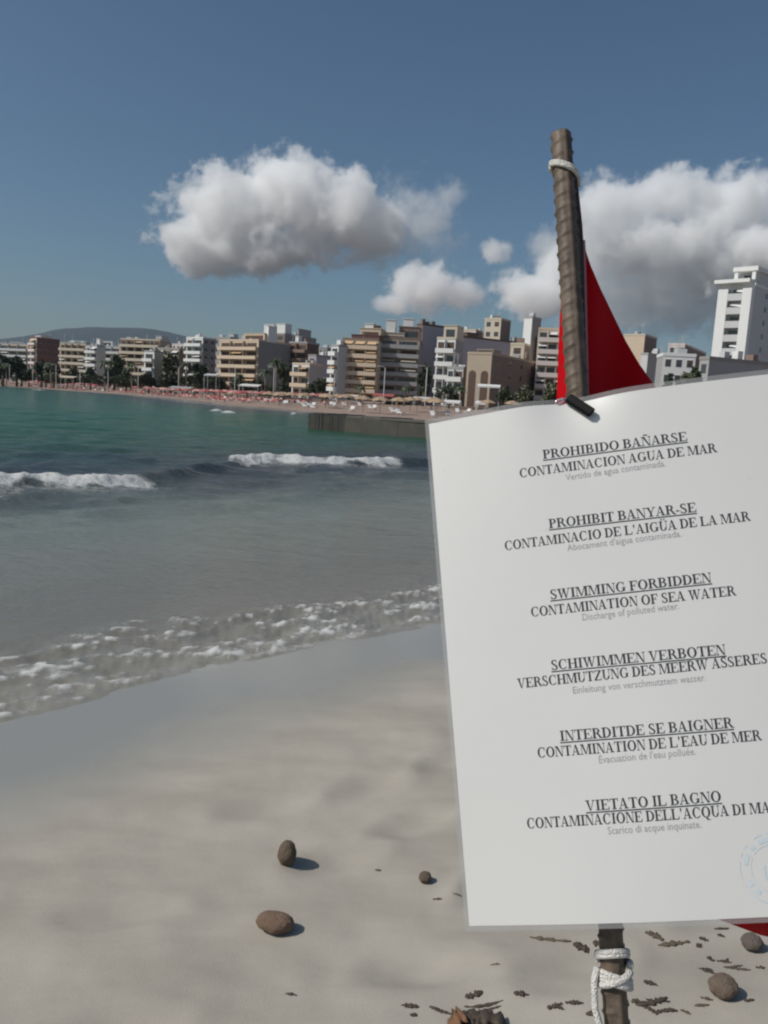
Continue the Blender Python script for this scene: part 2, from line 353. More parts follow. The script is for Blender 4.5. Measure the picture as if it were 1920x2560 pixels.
# ------------------------------------------------------------------ clouds (real volumes of scattering droplets)
def cloud(label, ells, Yd, dens, seed, amp=.9, scale=1/420., soft=.26, group=None, rate=.22):
    k = Yd/F; pts = [(at(e[0], e[1], Yd), e[2]*k, e[3]*k) for e in ells]
    lo = Vector((min(p.x-1.18*a for p, a, b in pts), 0, min(p.z-1.3*b for p, a, b in pts)))
    hi = Vector((max(p.x+1.18*a for p, a, b in pts), 0, max(p.z+1.3*b for p, a, b in pts)))
    lo.z = max(lo.z, 420.0)
    c = (lo+hi)/2; c.y = Yd; h = (hi-lo)/2; h.y = max(min(a, b*1.3) for p, a, b in pts)*1.3
    o = MB().box(-h.x, -h.y, -h.z, h.x, h.y, h.z)
    m = bpy.data.materials.new('cloud_droplets'); m.use_nodes = True; t = m.node_tree; t.nodes.clear(); N = t.nodes.new; L = t.links.new
    out = N('ShaderNodeOutputMaterial'); pv = N('ShaderNodeVolumePrincipled'); L(pv.outputs[0], out.inputs['Volume'])
    tc = N('ShaderNodeTexCoord'); acc = None
    ad = N('ShaderNodeVectorMath'); ad.operation = 'ADD'; L(tc.outputs['Object'], ad.inputs[0]); ad.inputs[1].default_value = (seed*977, seed*311, 0)
    nz = N('ShaderNodeTexNoise'); nz.inputs['Scale'].default_value = scale; nz.inputs['Detail'].default_value = 5; nz.inputs['Roughness'].default_value = .68; L(ad.outputs[0], nz.inputs['Vector'])
    for (p, a, b), e in zip(pts, ells):
        q = p-c
        s = N('ShaderNodeVectorMath'); s.operation = 'SUBTRACT'; L(tc.outputs['Object'], s.inputs[0]); s.inputs[1].default_value = (q.x, 0, q.z)
        d = N('ShaderNodeVectorMath'); d.operation = 'DIVIDE'; L(s.outputs[0], d.inputs[0]); d.inputs[1].default_value = (a, min(a, b*1.3), b)
        l = N('ShaderNodeVectorMath'); l.operation = 'LENGTH'; L(d.outputs[0], l.inputs[0])
        f = N('ShaderNodeMath'); f.operation = 'SUBTRACT'; f.inputs[0].default_value = e[4] if len(e) > 4 else 1.; L(l.outputs['Value'], f.inputs[1])
        if acc is None: acc = f
        else:
            x = N('ShaderNodeMath'); x.operation = 'SMOOTH_MAX'; L(acc.outputs[0], x.inputs[0]); L(f.outputs[0], x.inputs[1]); x.inputs[2].default_value = .15; acc = x
    mul = N('ShaderNodeMath'); mul.operation = 'MULTIPLY_ADD'; L(nz.outputs[0], mul.inputs[0]); mul.inputs[1].default_value = amp*2; mul.inputs[2].default_value = -amp
    sm = N('ShaderNodeMath'); sm.operation = 'ADD'; L(mul.outputs[0], sm.inputs[0]); L(acc.outputs[0], sm.inputs[1])
    mr = N('ShaderNodeMapRange'); mr.interpolation_type = 'SMOOTHSTEP'; L(sm.outputs[0], mr.inputs[0]); mr.inputs[1].default_value = 0; mr.inputs[2].default_value = soft; mr.inputs[3].default_value = 0; mr.inputs[4].default_value = dens
    L(mr.outputs[0], pv.inputs['Density']); pv.inputs['Color'].default_value = (.998, .998, .998, 1); pv.inputs['Anisotropy'].default_value = .0
    m.cycles.volume_step_rate = rate
    o = o.build('cloud', m); o.location = c
    return tag(o, label, 'cloud', group)
cloud('large white domed cloud with a grey flat base, alone left of the pole',
      [(590, 545, 142, 108), (720, 500, 132, 100), (495, 615, 120, 70), (640, 625, 225, 66), (850, 535, 135, 96, .93), (930, 575, 95, 85, .85)], 8000, .009, 4, amp=1.3, scale=1/320., soft=.30)
cloud('thin grey wispy cloud trailing off the right end of the big domed cloud',
      [(980, 570, 125, 105, 1.0), (1070, 560, 85, 120, .95), (1110, 490, 60, 50, .85), (900, 640, 120, 45, .8)], 8100, .0022, 15, amp=1.5, scale=1/230., soft=.7, rate=.34)
cloud('small torn white cloud low over the rooftops between big cloud and pole',
      [(1062, 720, 100, 62, .95), (1145, 735, 75, 50, .92), (985, 762, 62, 34, .88)], 6600, .009, 3, amp=1.3, scale=1/190., soft=.4)
cloud('little wisp of cloud just left of the pole above the torn low cloud',
      [(1238, 632, 55, 44, .82)], 6600, .007, 5, amp=1.2, scale=1/160., soft=.5)
cloud('pale cloud partly behind the pole, just above the rooftops',
      [(1335, 740, 105, 68, .95), (1400, 690, 80, 80, .98)], 7200, .009, 6, amp=1.3, scale=1/260., soft=.35)
cloud('broad heaped grey and white cloud filling the sky behind the red flag',
      [(1530, 525, 112, 74), (1690, 500, 110, 72), (1840, 520, 122, 88), (1610, 610, 190, 85, .98), (1800, 620, 200, 105, .98), (1990, 575, 120, 120)], 8900, .0065, 8, amp=1.4, scale=1/330., soft=.40)
cloud('thin grey ragged cloud sheet hanging below the heaped cloud behind the flag',
      [(1640, 720, 250, 130, 1.05), (1850, 740, 190, 110, 1.0), (1480, 690, 110, 135, 1.0), (1380, 620, 90, 70, .85)], 9300, .0026, 21, amp=1.4, scale=1/300., soft=.7, rate=.34)
cloud('bright white cloud puff at the top of the white tower',
      [(1905, 622, 75, 48), (1990, 640, 110, 70)], 7600, .010, 12, amp=1.2, scale=1/230.)

# ------------------------------------------------------------------ jetty
def jetty():
    r = empty('stone_jetty', (-4.6, 46.3, 0))
    tag(r, 'low dark concrete jetty running out into the sea left of the white notice', 'jetty')
    def seg(x0, y0, x1, y1, z0, z1, w, name, m):
        d = Vector((x1-x0, y1-y0, 0)); n = Vector((-d.y, d.x, 0)).normalized()
        K = 24; b = MB()
        for i in range(K):
            a0, a1 = i/K, (i+1)/K
            p0 = Vector((x0, y0, 0))+d*a0; p1 = Vector((x0, y0, 0))+d*a1; q = rnd.uniform(-.03, .03)
            zz = z1+q; V = [p0, p1, p1+n*w, p0+n*w]; o = -n*rnd.uniform(0, .045)
            V = [V[0]+o, V[1]+o, V[2], V[3]]
            b.add([(v.x, v.y, z0) for v in V]+[(v.x, v.y, zz) for v in V], [(0,3,2,1),(4,5,6,7),(0,1,5,4),(1,2,6,5),(2,3,7,6),(3,0,4,7)])
        o = b.build(name, m); o.parent = r; o.location = -r.location
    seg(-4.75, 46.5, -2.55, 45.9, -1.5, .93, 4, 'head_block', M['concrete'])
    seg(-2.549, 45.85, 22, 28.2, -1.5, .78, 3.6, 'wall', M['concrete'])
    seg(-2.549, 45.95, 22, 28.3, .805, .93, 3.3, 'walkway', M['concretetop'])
jetty()

# ------------------------------------------------------------------ buildings
GZ = 2.2
def mbx(): return MB()
def building(name, label, xl, xm, xr, ytop, D, a=28, wall='cream', side=None, floors=None, bays=3, style='balc', bal='cream', sidewin=0, roof='grey',
             awn=None, tops=(), win='glass', arches=0, step=0, base=GZ, group=None, sidebal=None):
    a = math.radians(a); yb = 1010+(xm-960)*.0577
    C = at(xm, yb, D)
    def hit(px, dx, dy):
        q = at(px, 1010+(px-960)*.0577, D); rx, ry = q.x, q.y           # ray from the eye (0,0) through q
        # C + s*(dx,dy) = t*(rx,ry)
        det = dx*(-ry)+dy*rx; return (-(C.x)*(-ry)-(C.y)*rx)/det if abs(det) > 1e-9 else 10.0
    W = abs(hit(xl, -math.cos(a), math.sin(a))); Dp = abs(hit(xr, math.sin(a), math.cos(a))) if xr > xm+1 else 10.0
    Dp = min(max(Dp, 5), 40); W = min(max(W, 2), 80)
    H = zpx(xm, ytop, D)-base
    r = empty(name, (C.x, C.y, base), -a); tag(r, label, 'building', group)
    n = floors or max(1, round(H/3.0)); fh = H/n
    sw = M[side] if side else M[wall]  # a darker side material puts shade into the right wall's colour
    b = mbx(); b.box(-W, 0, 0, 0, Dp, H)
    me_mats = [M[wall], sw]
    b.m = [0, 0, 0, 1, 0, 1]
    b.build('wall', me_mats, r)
    p = mbx(); t_ = .18                                                       # parapet round the flat roof
    p.box(-W-.08, -.08, H+.003, .08, t_, H+.55); p.box(-W-.08, Dp-t_, H+.003, .08, Dp+.08, H+.55); p.box(-W-.08, t_, H+.003, -W+t_, Dp-t_, H+.55); p.box(-t_, t_, H+.003, .08, Dp-t_, H+.55)
    p.box(-W+t_, t_, H+.003, -t_, Dp-t_, H+.06)
    p.build('roof', M[roof], r)
    bw = W/bays
    if not awn and style == 'balc': awn = (rnd.choice(['whitecloth', 'orange', 'tancloth', 'whitecloth']), .16)
    for k in range(rnd.randint(2, 4)):
        x0 = rnd.uniform(-W+.5, -1.6); y0 = rnd.uniform(.6, max(.7, Dp-2)); q = mbx(); hh = rnd.uniform(.9, 2.0); q.box(x0, y0, H+.065, x0+rnd.uniform(.7, 1.8), y0+1.1, H+hh); q.build('roof_vent', M[rnd.choice(['white', 'greywhite', 'grey', 'brown'])], r)
    for k in range(rnd.randint(0, 2)):
        x0 = rnd.uniform(-W+.5, -.6); y0 = rnd.uniform(.6, max(.7, Dp-2)); hh = rnd.uniform(2.5, 4.2); q = mbx(); q.box(x0-.04, y0-.04, H+.065, x0+.04, y0+.04, H+hh)
        for e_ in range(3): q.box(x0-.6+.1*e_, y0-.02, H+hh-.5*e_-.25, x0+.6-.1*e_, y0+.02, H+hh-.5*e_-.20)
        q.build('aerial', M['metal'], r)
    for f in range(n):
        z = f*fh
        if style == 'balc' and f > 0:
            x0, x1 = -W+step*f*.0, 0
            q = mbx(); q.box(-W+.1, -1.35, z-.16, -.1, -.003, z)
            q.box(-W+.1, -1.35, z+.003, -.1, -1.22, z+.95); q.box(-W+.1, -1.217, z+.003, -W+.22, -.003, z+.95); q.box(-.22, -1.217, z+.003, -.1, -.003, z+.95)
            if bays > 1:
                for k in range(1, bays): q.box(-W+k*bw-.06, -1.2, z+.003, -W+k*bw+.06, -.003, z+fh-.2)
            q.build('balcony', M[bal], r)
        if style != 'blank':
            for k in range(bays):
                xa = -W+k*bw+bw*.14; xb = -W+(k+1)*bw-bw*.14
                if style == 'balc' or f == 0: z0, z1 = z+.1, z+fh*.78
                else: z0, z1 = z+fh*.32, z+fh*.78; xa += bw*.1; xb -= bw*.1
                q = mbx(); q.mi = 0; q.box(xa, -.035, z0, xb, -.003, z1); q.mi = 1
                q.box(xa-.07, -.06, z1, xb+.07, -.003, z1+.08)
                if rnd.random() < .3: q.mi = 2; q.box(xa+.02, -.06, z0+(z1-z0)*.45, xb-.02, -.037, z1-.01)
                q.build('window', [M[win], M[wall], M['shutter']], r)
                if awn and f > 0 and rnd.random() < awn[1]:
                    q = mbx(); q.add([(xa-.1, -.05, z1+.12), (xb+.1, -.05, z1+.12), (xb+.1, -1.5, z1-.55), (xa-.1, -1.5, z1-.55), (xa-.1, -.05, z1+.08), (xb+.1, -.05, z1+.08), (xb+.1, -1.5, z1-.60), (xa-.1, -1.5, z1-.60)],
                                     [(0,1,2,3),(7,6,5,4),(0,3,7,4),(1,5,6,2),(3,2,6,7)]); q.build('awning', M[awn[0]], r)
        if sidebal and f > 0:
            for y0, y1 in sidebal:
                q = mbx(); q.box(.003, y0*Dp, z-.15, 1.2, y1*Dp, z); q.box(1.08, y0*Dp, z+.003, 1.2, y1*Dp, z+.95); q.box(.003, y0*Dp, z+.003, 1.077, y0*Dp+.12, z+.95); q.box(.003, y1*Dp-.12, z+.003, 1.077, y1*Dp, z+.95)
                q.build('balcony', M[bal], r)
                q = mbx(); q.box(.003, y0*Dp+.5, z+.1, .035, y1*Dp-.5, z+fh*.78); q.build('window', M[win], r)
        for k in range(sidewin):
            if f == 0 and n > 3: continue
            c_ = (k+.5)*Dp/sidewin; z0 = z+fh*.34
            q = mbx(); q.mi = 0; q.box(.003, c_-.6, z0, .035, c_+.6, z0+fh*.42); q.mi = 1; q.box(.003, c_-.68, z0-.1, .12, c_+.68, z0-.003)
            q.build('window', [M[win], M[wall]], r)
    if arches:
        for k in range(arches):
            cx = -W+(k+.5)*W/arches; ww = W/arches*.30; zt = H*.62; V = []
            for i in range(13):
                t = math.pi*i/12; V.append((cx+ww*math.cos(t), -.05, zt+ww*math.sin(t)))
            V = [(cx+ww, -.05, .1)]+V+[(cx-ww, -.05, .1)]; nV = len(V)
            b2 = mbx().add(V+[(x, -.003, z) for x, y, z in V], [tuple(range(nV-1, -1, -1))]+[(i, (i+1) % nV, nV+(i+1) % nV, nV+i) for i in range(nV)])
            b2.build('arch_window', M['shutter'], r)
    for tp in tops:
        nm, x0, x1, y1, dep, setb, mm = tp[:7]; zb = H+.07 if len(tp) < 8 else zpx((tp[1]+tp[2])/2, tp[7], D)-base
        s0 = (x0-xl)/(xm-xl)*W-W if x0 < xm else (x0-xm)/max(1, xr-xm)*4; s1 = (x1-xl)/(xm-xl)*W-W if x1 <= xm+2 else (x1-xm)/max(1, xr-xm)*Dp*math.sin(a)*0+0
        if x1 > xm: s1 = min(0, s1) if x1 <= xm+2 else -.2
        s0 = max(min(s0, -.6), -W); s1 = max(s1, s0+1.0)
        hh = zpx((x0+x1)/2, y1, D)-base
        q = mbx(); q.box(s0, setb, zb, s1, min(setb+dep, Dp-.3), max(hh, H+1)); q.box(s0-.15, setb-.15, max(hh, H+1)+.003, s1+.15, min(setb+dep, Dp-.3)+.15, max(hh, H+1)+.18)
        q.build(nm, M[mm], r)
        if nm == 'penthouse':
            q = mbx(); q.box(s0+.6, setb-.03, H+.5, s1-.6, setb-.003, H+.5+min(2.0, (hh-H)*.6)) if hh-H > 2 and s1-s0 > 2 else q.box(s0+.2, setb-.03, H+.4, s1-.2, setb-.003, H+.9)
            q.build('window', M[win], r)
    return r, W, Dp, H, a
B = building
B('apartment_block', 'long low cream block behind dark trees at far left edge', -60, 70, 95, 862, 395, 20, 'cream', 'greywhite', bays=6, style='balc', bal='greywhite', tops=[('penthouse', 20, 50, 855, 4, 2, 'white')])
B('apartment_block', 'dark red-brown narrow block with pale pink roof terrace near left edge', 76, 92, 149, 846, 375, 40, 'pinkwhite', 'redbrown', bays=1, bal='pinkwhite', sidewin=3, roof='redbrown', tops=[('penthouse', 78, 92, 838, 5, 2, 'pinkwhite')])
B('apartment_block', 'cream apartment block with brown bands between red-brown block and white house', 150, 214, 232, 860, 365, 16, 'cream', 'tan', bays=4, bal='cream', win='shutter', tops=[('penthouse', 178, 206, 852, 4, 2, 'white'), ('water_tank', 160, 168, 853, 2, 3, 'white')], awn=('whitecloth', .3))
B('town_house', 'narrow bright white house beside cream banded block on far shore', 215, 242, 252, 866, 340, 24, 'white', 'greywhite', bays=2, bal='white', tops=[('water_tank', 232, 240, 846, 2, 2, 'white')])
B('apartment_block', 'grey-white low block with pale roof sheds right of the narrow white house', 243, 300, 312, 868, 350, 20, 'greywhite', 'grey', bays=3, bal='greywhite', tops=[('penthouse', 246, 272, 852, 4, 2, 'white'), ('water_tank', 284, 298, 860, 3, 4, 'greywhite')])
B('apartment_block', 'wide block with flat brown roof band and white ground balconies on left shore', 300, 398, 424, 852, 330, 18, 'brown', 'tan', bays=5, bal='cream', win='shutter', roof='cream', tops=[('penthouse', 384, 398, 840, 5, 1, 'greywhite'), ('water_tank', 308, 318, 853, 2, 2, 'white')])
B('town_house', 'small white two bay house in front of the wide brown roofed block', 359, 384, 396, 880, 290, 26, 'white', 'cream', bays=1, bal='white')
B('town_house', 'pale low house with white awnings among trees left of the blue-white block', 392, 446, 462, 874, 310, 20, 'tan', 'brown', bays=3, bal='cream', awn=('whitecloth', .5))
B('apartment_block', 'blue-white block with bright white top storey and side toned dark grey as shade', 463, 504, 536, 846, 300, 34, 'white', 'darkgrey', bays=2, bal='white', sidewin=2, roof='white')  # grey side is the white block's shade, given as colour
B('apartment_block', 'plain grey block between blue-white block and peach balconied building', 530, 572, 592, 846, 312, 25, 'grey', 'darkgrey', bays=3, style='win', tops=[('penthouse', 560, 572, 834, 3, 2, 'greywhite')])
B('apartment_block', 'tan building with peach balconies on left and plain side wall toned grey-green as shade', 546, 642, 722, 852, 265, 36, 'peach', 'darkgrey', bays=3, bal='peach', win='shutter', sidewin=0, roof='peach',  # side wall colour carries its shade
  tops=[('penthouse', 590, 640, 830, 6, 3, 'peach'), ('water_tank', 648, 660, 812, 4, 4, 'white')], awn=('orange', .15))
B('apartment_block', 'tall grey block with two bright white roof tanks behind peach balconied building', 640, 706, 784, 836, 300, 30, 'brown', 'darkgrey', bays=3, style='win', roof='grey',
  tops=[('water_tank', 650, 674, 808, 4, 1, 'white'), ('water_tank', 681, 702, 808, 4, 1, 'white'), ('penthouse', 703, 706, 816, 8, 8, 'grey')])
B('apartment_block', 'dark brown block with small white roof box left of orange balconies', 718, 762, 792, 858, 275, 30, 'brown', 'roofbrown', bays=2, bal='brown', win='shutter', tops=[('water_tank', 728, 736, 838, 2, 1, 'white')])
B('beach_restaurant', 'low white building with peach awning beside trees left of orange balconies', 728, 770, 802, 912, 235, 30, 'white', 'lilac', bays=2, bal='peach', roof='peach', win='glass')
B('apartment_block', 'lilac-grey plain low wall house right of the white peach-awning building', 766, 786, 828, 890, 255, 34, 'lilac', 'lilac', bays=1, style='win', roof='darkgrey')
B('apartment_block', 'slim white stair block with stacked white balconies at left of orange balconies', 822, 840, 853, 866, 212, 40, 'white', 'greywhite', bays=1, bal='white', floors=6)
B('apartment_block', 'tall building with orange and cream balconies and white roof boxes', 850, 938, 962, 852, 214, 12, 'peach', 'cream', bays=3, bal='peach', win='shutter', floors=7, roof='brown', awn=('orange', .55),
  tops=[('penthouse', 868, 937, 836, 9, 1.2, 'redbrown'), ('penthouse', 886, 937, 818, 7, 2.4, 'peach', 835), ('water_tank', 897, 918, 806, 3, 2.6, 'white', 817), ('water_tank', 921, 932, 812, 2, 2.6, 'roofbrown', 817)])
B('apartment_block', 'tall shaded grey-cream building with two columns of balconies', 938, 1040, 1078, 850, 218, 4, 'tan', 'darkgrey', bays=2, bal='grey', win='glass', floors=7, roof='brown',  # shade put into the tan wall and grey balcony colours
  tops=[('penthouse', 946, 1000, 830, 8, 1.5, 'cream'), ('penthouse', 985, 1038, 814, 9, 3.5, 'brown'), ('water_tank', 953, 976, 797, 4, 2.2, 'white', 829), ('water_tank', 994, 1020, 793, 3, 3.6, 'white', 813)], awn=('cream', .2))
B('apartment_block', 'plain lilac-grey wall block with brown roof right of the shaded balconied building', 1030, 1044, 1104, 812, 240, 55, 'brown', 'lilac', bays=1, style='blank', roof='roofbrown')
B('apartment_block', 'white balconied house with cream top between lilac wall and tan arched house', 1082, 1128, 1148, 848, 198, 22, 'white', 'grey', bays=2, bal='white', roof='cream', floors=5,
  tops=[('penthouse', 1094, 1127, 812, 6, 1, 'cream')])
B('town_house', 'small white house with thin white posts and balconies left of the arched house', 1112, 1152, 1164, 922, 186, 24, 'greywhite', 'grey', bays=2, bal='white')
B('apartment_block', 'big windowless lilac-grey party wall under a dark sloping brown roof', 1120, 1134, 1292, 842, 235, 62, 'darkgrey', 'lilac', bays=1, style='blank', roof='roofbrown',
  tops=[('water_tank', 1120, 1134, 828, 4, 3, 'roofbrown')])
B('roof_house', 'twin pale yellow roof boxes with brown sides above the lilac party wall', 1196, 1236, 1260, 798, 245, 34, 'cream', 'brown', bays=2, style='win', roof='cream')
B('apartment_block', 'slim tower house, white on its left and toned dark grey as shade on its right', 1292, 1312, 1334, 794, 225, 40, 'white', 'darkgrey', bays=1, style='blank', roof='grey')  # right face darkened by material as its shaded side
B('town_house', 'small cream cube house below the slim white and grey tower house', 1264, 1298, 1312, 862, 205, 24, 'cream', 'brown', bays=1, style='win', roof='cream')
B('town_house', 'tan house with two dark arches in its front and long side toned brown as shade', 1160, 1220, 1334, 886, 180, 30, 'tan', 'brown', bays=2, style='blank', arches=2, roof='tan', sidewin=4, tops=[('penthouse', 1176, 1216, 872, 4, 1.5, 'tan')])  # brown of the side stands for shade on the tan house
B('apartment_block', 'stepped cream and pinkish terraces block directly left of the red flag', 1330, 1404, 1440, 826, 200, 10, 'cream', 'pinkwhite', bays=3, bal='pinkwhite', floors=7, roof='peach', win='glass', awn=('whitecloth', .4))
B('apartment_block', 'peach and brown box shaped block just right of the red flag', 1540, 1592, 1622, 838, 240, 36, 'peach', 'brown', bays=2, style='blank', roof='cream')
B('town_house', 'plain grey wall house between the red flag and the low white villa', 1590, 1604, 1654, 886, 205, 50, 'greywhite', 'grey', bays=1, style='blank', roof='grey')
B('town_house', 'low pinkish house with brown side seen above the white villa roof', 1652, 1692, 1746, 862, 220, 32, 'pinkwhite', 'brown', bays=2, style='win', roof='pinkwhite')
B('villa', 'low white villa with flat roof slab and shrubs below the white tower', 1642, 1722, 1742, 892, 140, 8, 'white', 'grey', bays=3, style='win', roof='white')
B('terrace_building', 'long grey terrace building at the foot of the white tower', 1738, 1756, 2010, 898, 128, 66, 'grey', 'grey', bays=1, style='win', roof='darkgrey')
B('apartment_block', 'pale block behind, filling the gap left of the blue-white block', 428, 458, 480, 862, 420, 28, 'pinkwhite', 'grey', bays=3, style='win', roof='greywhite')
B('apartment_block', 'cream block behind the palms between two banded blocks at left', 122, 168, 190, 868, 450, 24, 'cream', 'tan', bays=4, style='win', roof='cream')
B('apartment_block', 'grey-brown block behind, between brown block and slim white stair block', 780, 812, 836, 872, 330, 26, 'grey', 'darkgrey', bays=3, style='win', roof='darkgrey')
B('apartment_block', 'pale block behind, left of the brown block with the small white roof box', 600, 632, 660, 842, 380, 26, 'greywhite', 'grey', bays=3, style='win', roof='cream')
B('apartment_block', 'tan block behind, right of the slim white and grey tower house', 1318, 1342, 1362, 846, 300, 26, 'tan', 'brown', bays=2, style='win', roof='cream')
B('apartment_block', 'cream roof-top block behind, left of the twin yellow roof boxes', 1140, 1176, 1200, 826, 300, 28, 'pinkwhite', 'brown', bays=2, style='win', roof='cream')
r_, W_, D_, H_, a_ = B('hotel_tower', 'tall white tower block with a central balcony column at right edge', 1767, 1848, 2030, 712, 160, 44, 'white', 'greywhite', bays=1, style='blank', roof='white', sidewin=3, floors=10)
# the tower's recessed balcony column, fins and crown
q = MB(); q.box(-W_-.9, -1.9, H_+.56, -.5, 3.2, H_+1.25); q.build('roof_slab', M['white'], r_)
for x0, x1 in ((-W_, -W_+W_*.30), (-W_*.27, 0)):
    q = MB(); q.box(x0, -1.6, 0, x1, -.003, H_-.6); q.build('fin_wall', M['white'], r_)
fh = H_/10
for f in range(1, 10):
    z = f*fh; q = MB(); q.box(-W_*.70+.003, -1.55, z-.2, -W_*.27-.003, -.003, z); q.box(-W_*.70+.003, -1.55, z+.003, -W_*.27-.003, -1.4, z+1.15); q.build('balcony', M['greywhite'], r_)
    q = MB(); q.box(-W_*.64, -.06, z+.1, -W_*.33, -.003, z+fh*.8); q.build('window', M['glass'], r_)
    if rnd.random() < .7:
        q = MB(); x = rnd.uniform(-W_*.62, -W_*.45); q.add([(x, -.1, z+fh*.85), (x+2, -.1, z+fh*.85), (x+2.2, -1.3, z+1.25), (x, -1.3, z+1.6), (x, -.13, z+fh*.85-.05), (x+2, -.13, z+fh*.85-.05), (x+2.2, -1.33, z+1.2), (x, -1.33, z+1.55)], [(0,1,2,3),(7,6,5,4),(0,3,7,4),(1,5,6,2),(2,6,7,3),(0,4,5,1)]); q.build('awning', M['white'], r_)
zc = zpx(1850, 662, 160)-GZ
q = MB(); q.box(-W_*.62, 2.4, H_+.08, D_*0+1.0-1.2, D_-2, zc-.9); q.build('penthouse', M['greywhite'], r_)
q = MB(); q.box(-W_*.70, -.2, zc-.85, 0.2, D_-1.5, zc); q.build('penthouse_roof', M['white'], r_)
for x in (-W_*.66, -.9): 
    q = MB(); q.box(x, .0, H_+1.26, x+.7, .6, zc-.86); q.build('penthouse_post', M['white'], r_)
q = MB(); q.box(-W_*.5, 2.35, H_+.9, -W_*.3, 2.397, zc-1.3); q.build('window', M['glass'], r_)
# the slab of the villa roof and posts
# ------------------------------------------------------------------ trees
def crown(cs, n, size, m, parent, seed, flat=.0):
    rr = np.random.RandomState(seed); V = []; Fc = []
    for (cx, cy, cz, rx, ry, rz, w) in cs:
        for _ in range(int(n*w)):
            d = rr.normal(size=3); d /= np.linalg.norm(d); q = rr.uniform(.45, 1.05)
            c = np.array([cx+d[0]*rx*q, cy+d[1]*ry*q, cz+d[2]*rz*q])
            u = rr.normal(size=3); u /= np.linalg.norm(u); v = np.cross(u, rr.normal(size=3)); v /= np.linalg.norm(v); s = size*rr.uniform(.6, 1.3)
            k = len(V); V += [c-u*s, c+v*s*.55, c+u*s, c-v*s*.55]; Fc.append((k, k+1, k+2, k+3))
    b = MB(); b.add([tuple(p) for p in V], Fc); return b.build('crown', m, parent)
def tree(label, px, ytop, wpx, D, m='leafdark', seed=0, group=None, name='broadleaf_tree', tall=1.0, base=None):
    yb = 1010+(px-960)*.0577; p = at(px, yb, D); g = hz(p.x, p.y) if base is None else base
    H = zpx(px, ytop, D)-g; w = wpx/F*D/2
    r = empty(name, (p.x, p.y, g)); tag(r, label, 'tree', group); rr = random.Random(seed)
    b = MB(); b.tube([(0, 0, -.2), (rr.uniform(-.1, .1), 0, H*.3), (rr.uniform(-.2, .2), .1, H*.62)], [.045*H, .035*H, .018*H], 8)
    for k in range(4):
        t = rr.uniform(0, 6.28); b.tube([(0, 0, H*.35), (math.cos(t)*w*.35, math.sin(t)*w*.35, H*.55), (math.cos(t)*w*.65, math.sin(t)*w*.6, H*.74)], [.022*H, .015*H, .007*H], 6)
    b.build('trunk', M['bark'], r, True)
    cs = []
    for k in range(9):
        t = 6.28*k/9+rr.random(); q = rr.uniform(.25, .68); cz = H*rr.uniform(.40, .80)*tall
        cs.append((math.cos(t)*w*q, math.sin(t)*w*q, min(cz, H*.86), w*rr.uniform(.28, .5), w*.45, H*rr.uniform(.10, .20), 1))
    cs.append((0, 0, H*.83, w*.4, w*.4, H*.17, 1))
    crown(cs, 95, max(.22, .055*H), M[m], r, seed+5)
    return r
T = tree; tr = 'trees along the seafront road'
T('dark tree at the extreme left end of the far seafront', 8, 884, 46, 330, seed=1, group=tr)
T('dark tree filling the gap below the long cream block', 42, 888, 52, 335, seed=2, group=tr)
T('dark leafy tree directly under the red-brown block', 104, 898, 46, 325, seed=3, group=tr)
T('dark tree at right foot of the red-brown block', 134, 906, 40, 322, seed=4, group=tr)
T('small green tree in front of the cream banded block', 183, 918, 34, 318, 'leafmid', 5, tr)
T('small dark tree at foot of the narrow white house', 226, 916, 30, 315, seed=6, group=tr)
T('green tree between grey-white block and brown roofed block', 286, 884, 52, 318, 'leafmid', 7, tr)
T('low dark tree left of the small white two bay house', 316, 922, 46, 300, seed=8, group=tr)
T('low dark tree under the small white two bay house', 372, 926, 40, 285, seed=9, group=tr)
T('tall olive tree left of the blue-white block', 424, 880, 54, 290, 'leafolive', 10, tr)
T('dark tree below the pale low house with white awnings', 412, 932, 60, 275, seed=11, group=tr)
T('dark tree at the base of the blue-white block', 492, 904, 48, 280, seed=12, group=tr)
T('dark low tree left of the peach balconies', 536, 936, 44, 262, seed=13, group=tr)
T('tall olive tree before the shaded side wall', 708, 906, 44, 250, 'leafolive', 14, tr)
T('dark tree left of the slim white stair block', 806, 944, 54, 222, seed=15, group=tr)
T('dark tree right of the low white peach-awning building', 776, 956, 30, 224, seed=16, group=tr)
T('dark narrow upright tree right of the shaded balconied building', 1058, 908, 40, 204, seed=17, group=tr)
T('wide dark tree in front of the small house with white posts', 1122, 960, 84, 178, seed=18, group=tr)
T('round very dark tree just above the top left edge of the notice', 1262, 966, 58, 158, seed=19, group=tr)
T('olive green tree beside the round very dark tree near the notice', 1308, 958, 52, 160, 'leafolive', 20, tr)
T('brownish olive tree right beside the left edge of the red flag', 1372, 952, 60, 156, 'leafolive', 21, tr)
T('bright green bushy tree in front of the low white villa', 1722, 914, 44, 118, 'leafmid', 22, tr)
T('dark shrub-like tree at left foot of the low white villa', 1664, 934, 40, 120, 'leafdark', 23, tr)
T('low green tree between villa and grey terrace building', 1700, 930, 50, 119, 'leafolive', 24, tr)
for i in range(26):
    px = -20+i*32+rnd.uniform(-12, 12); D = float(np.interp(px, [0, 300, 600, 830], [338, 296, 250, 222]))+rnd.uniform(-4, 10)
    T('dark leafy tree in the row of trees lining the far seafront road', px, float(np.interp(px, [0, 420, 830], [914, 938, 962]))+rnd.uniform(-10, 8), rnd.uniform(34, 56), D, rnd.choice(['leafdark', 'leafdark', 'leafolive']), 100+i, 'row of trees lining the far seafront road')
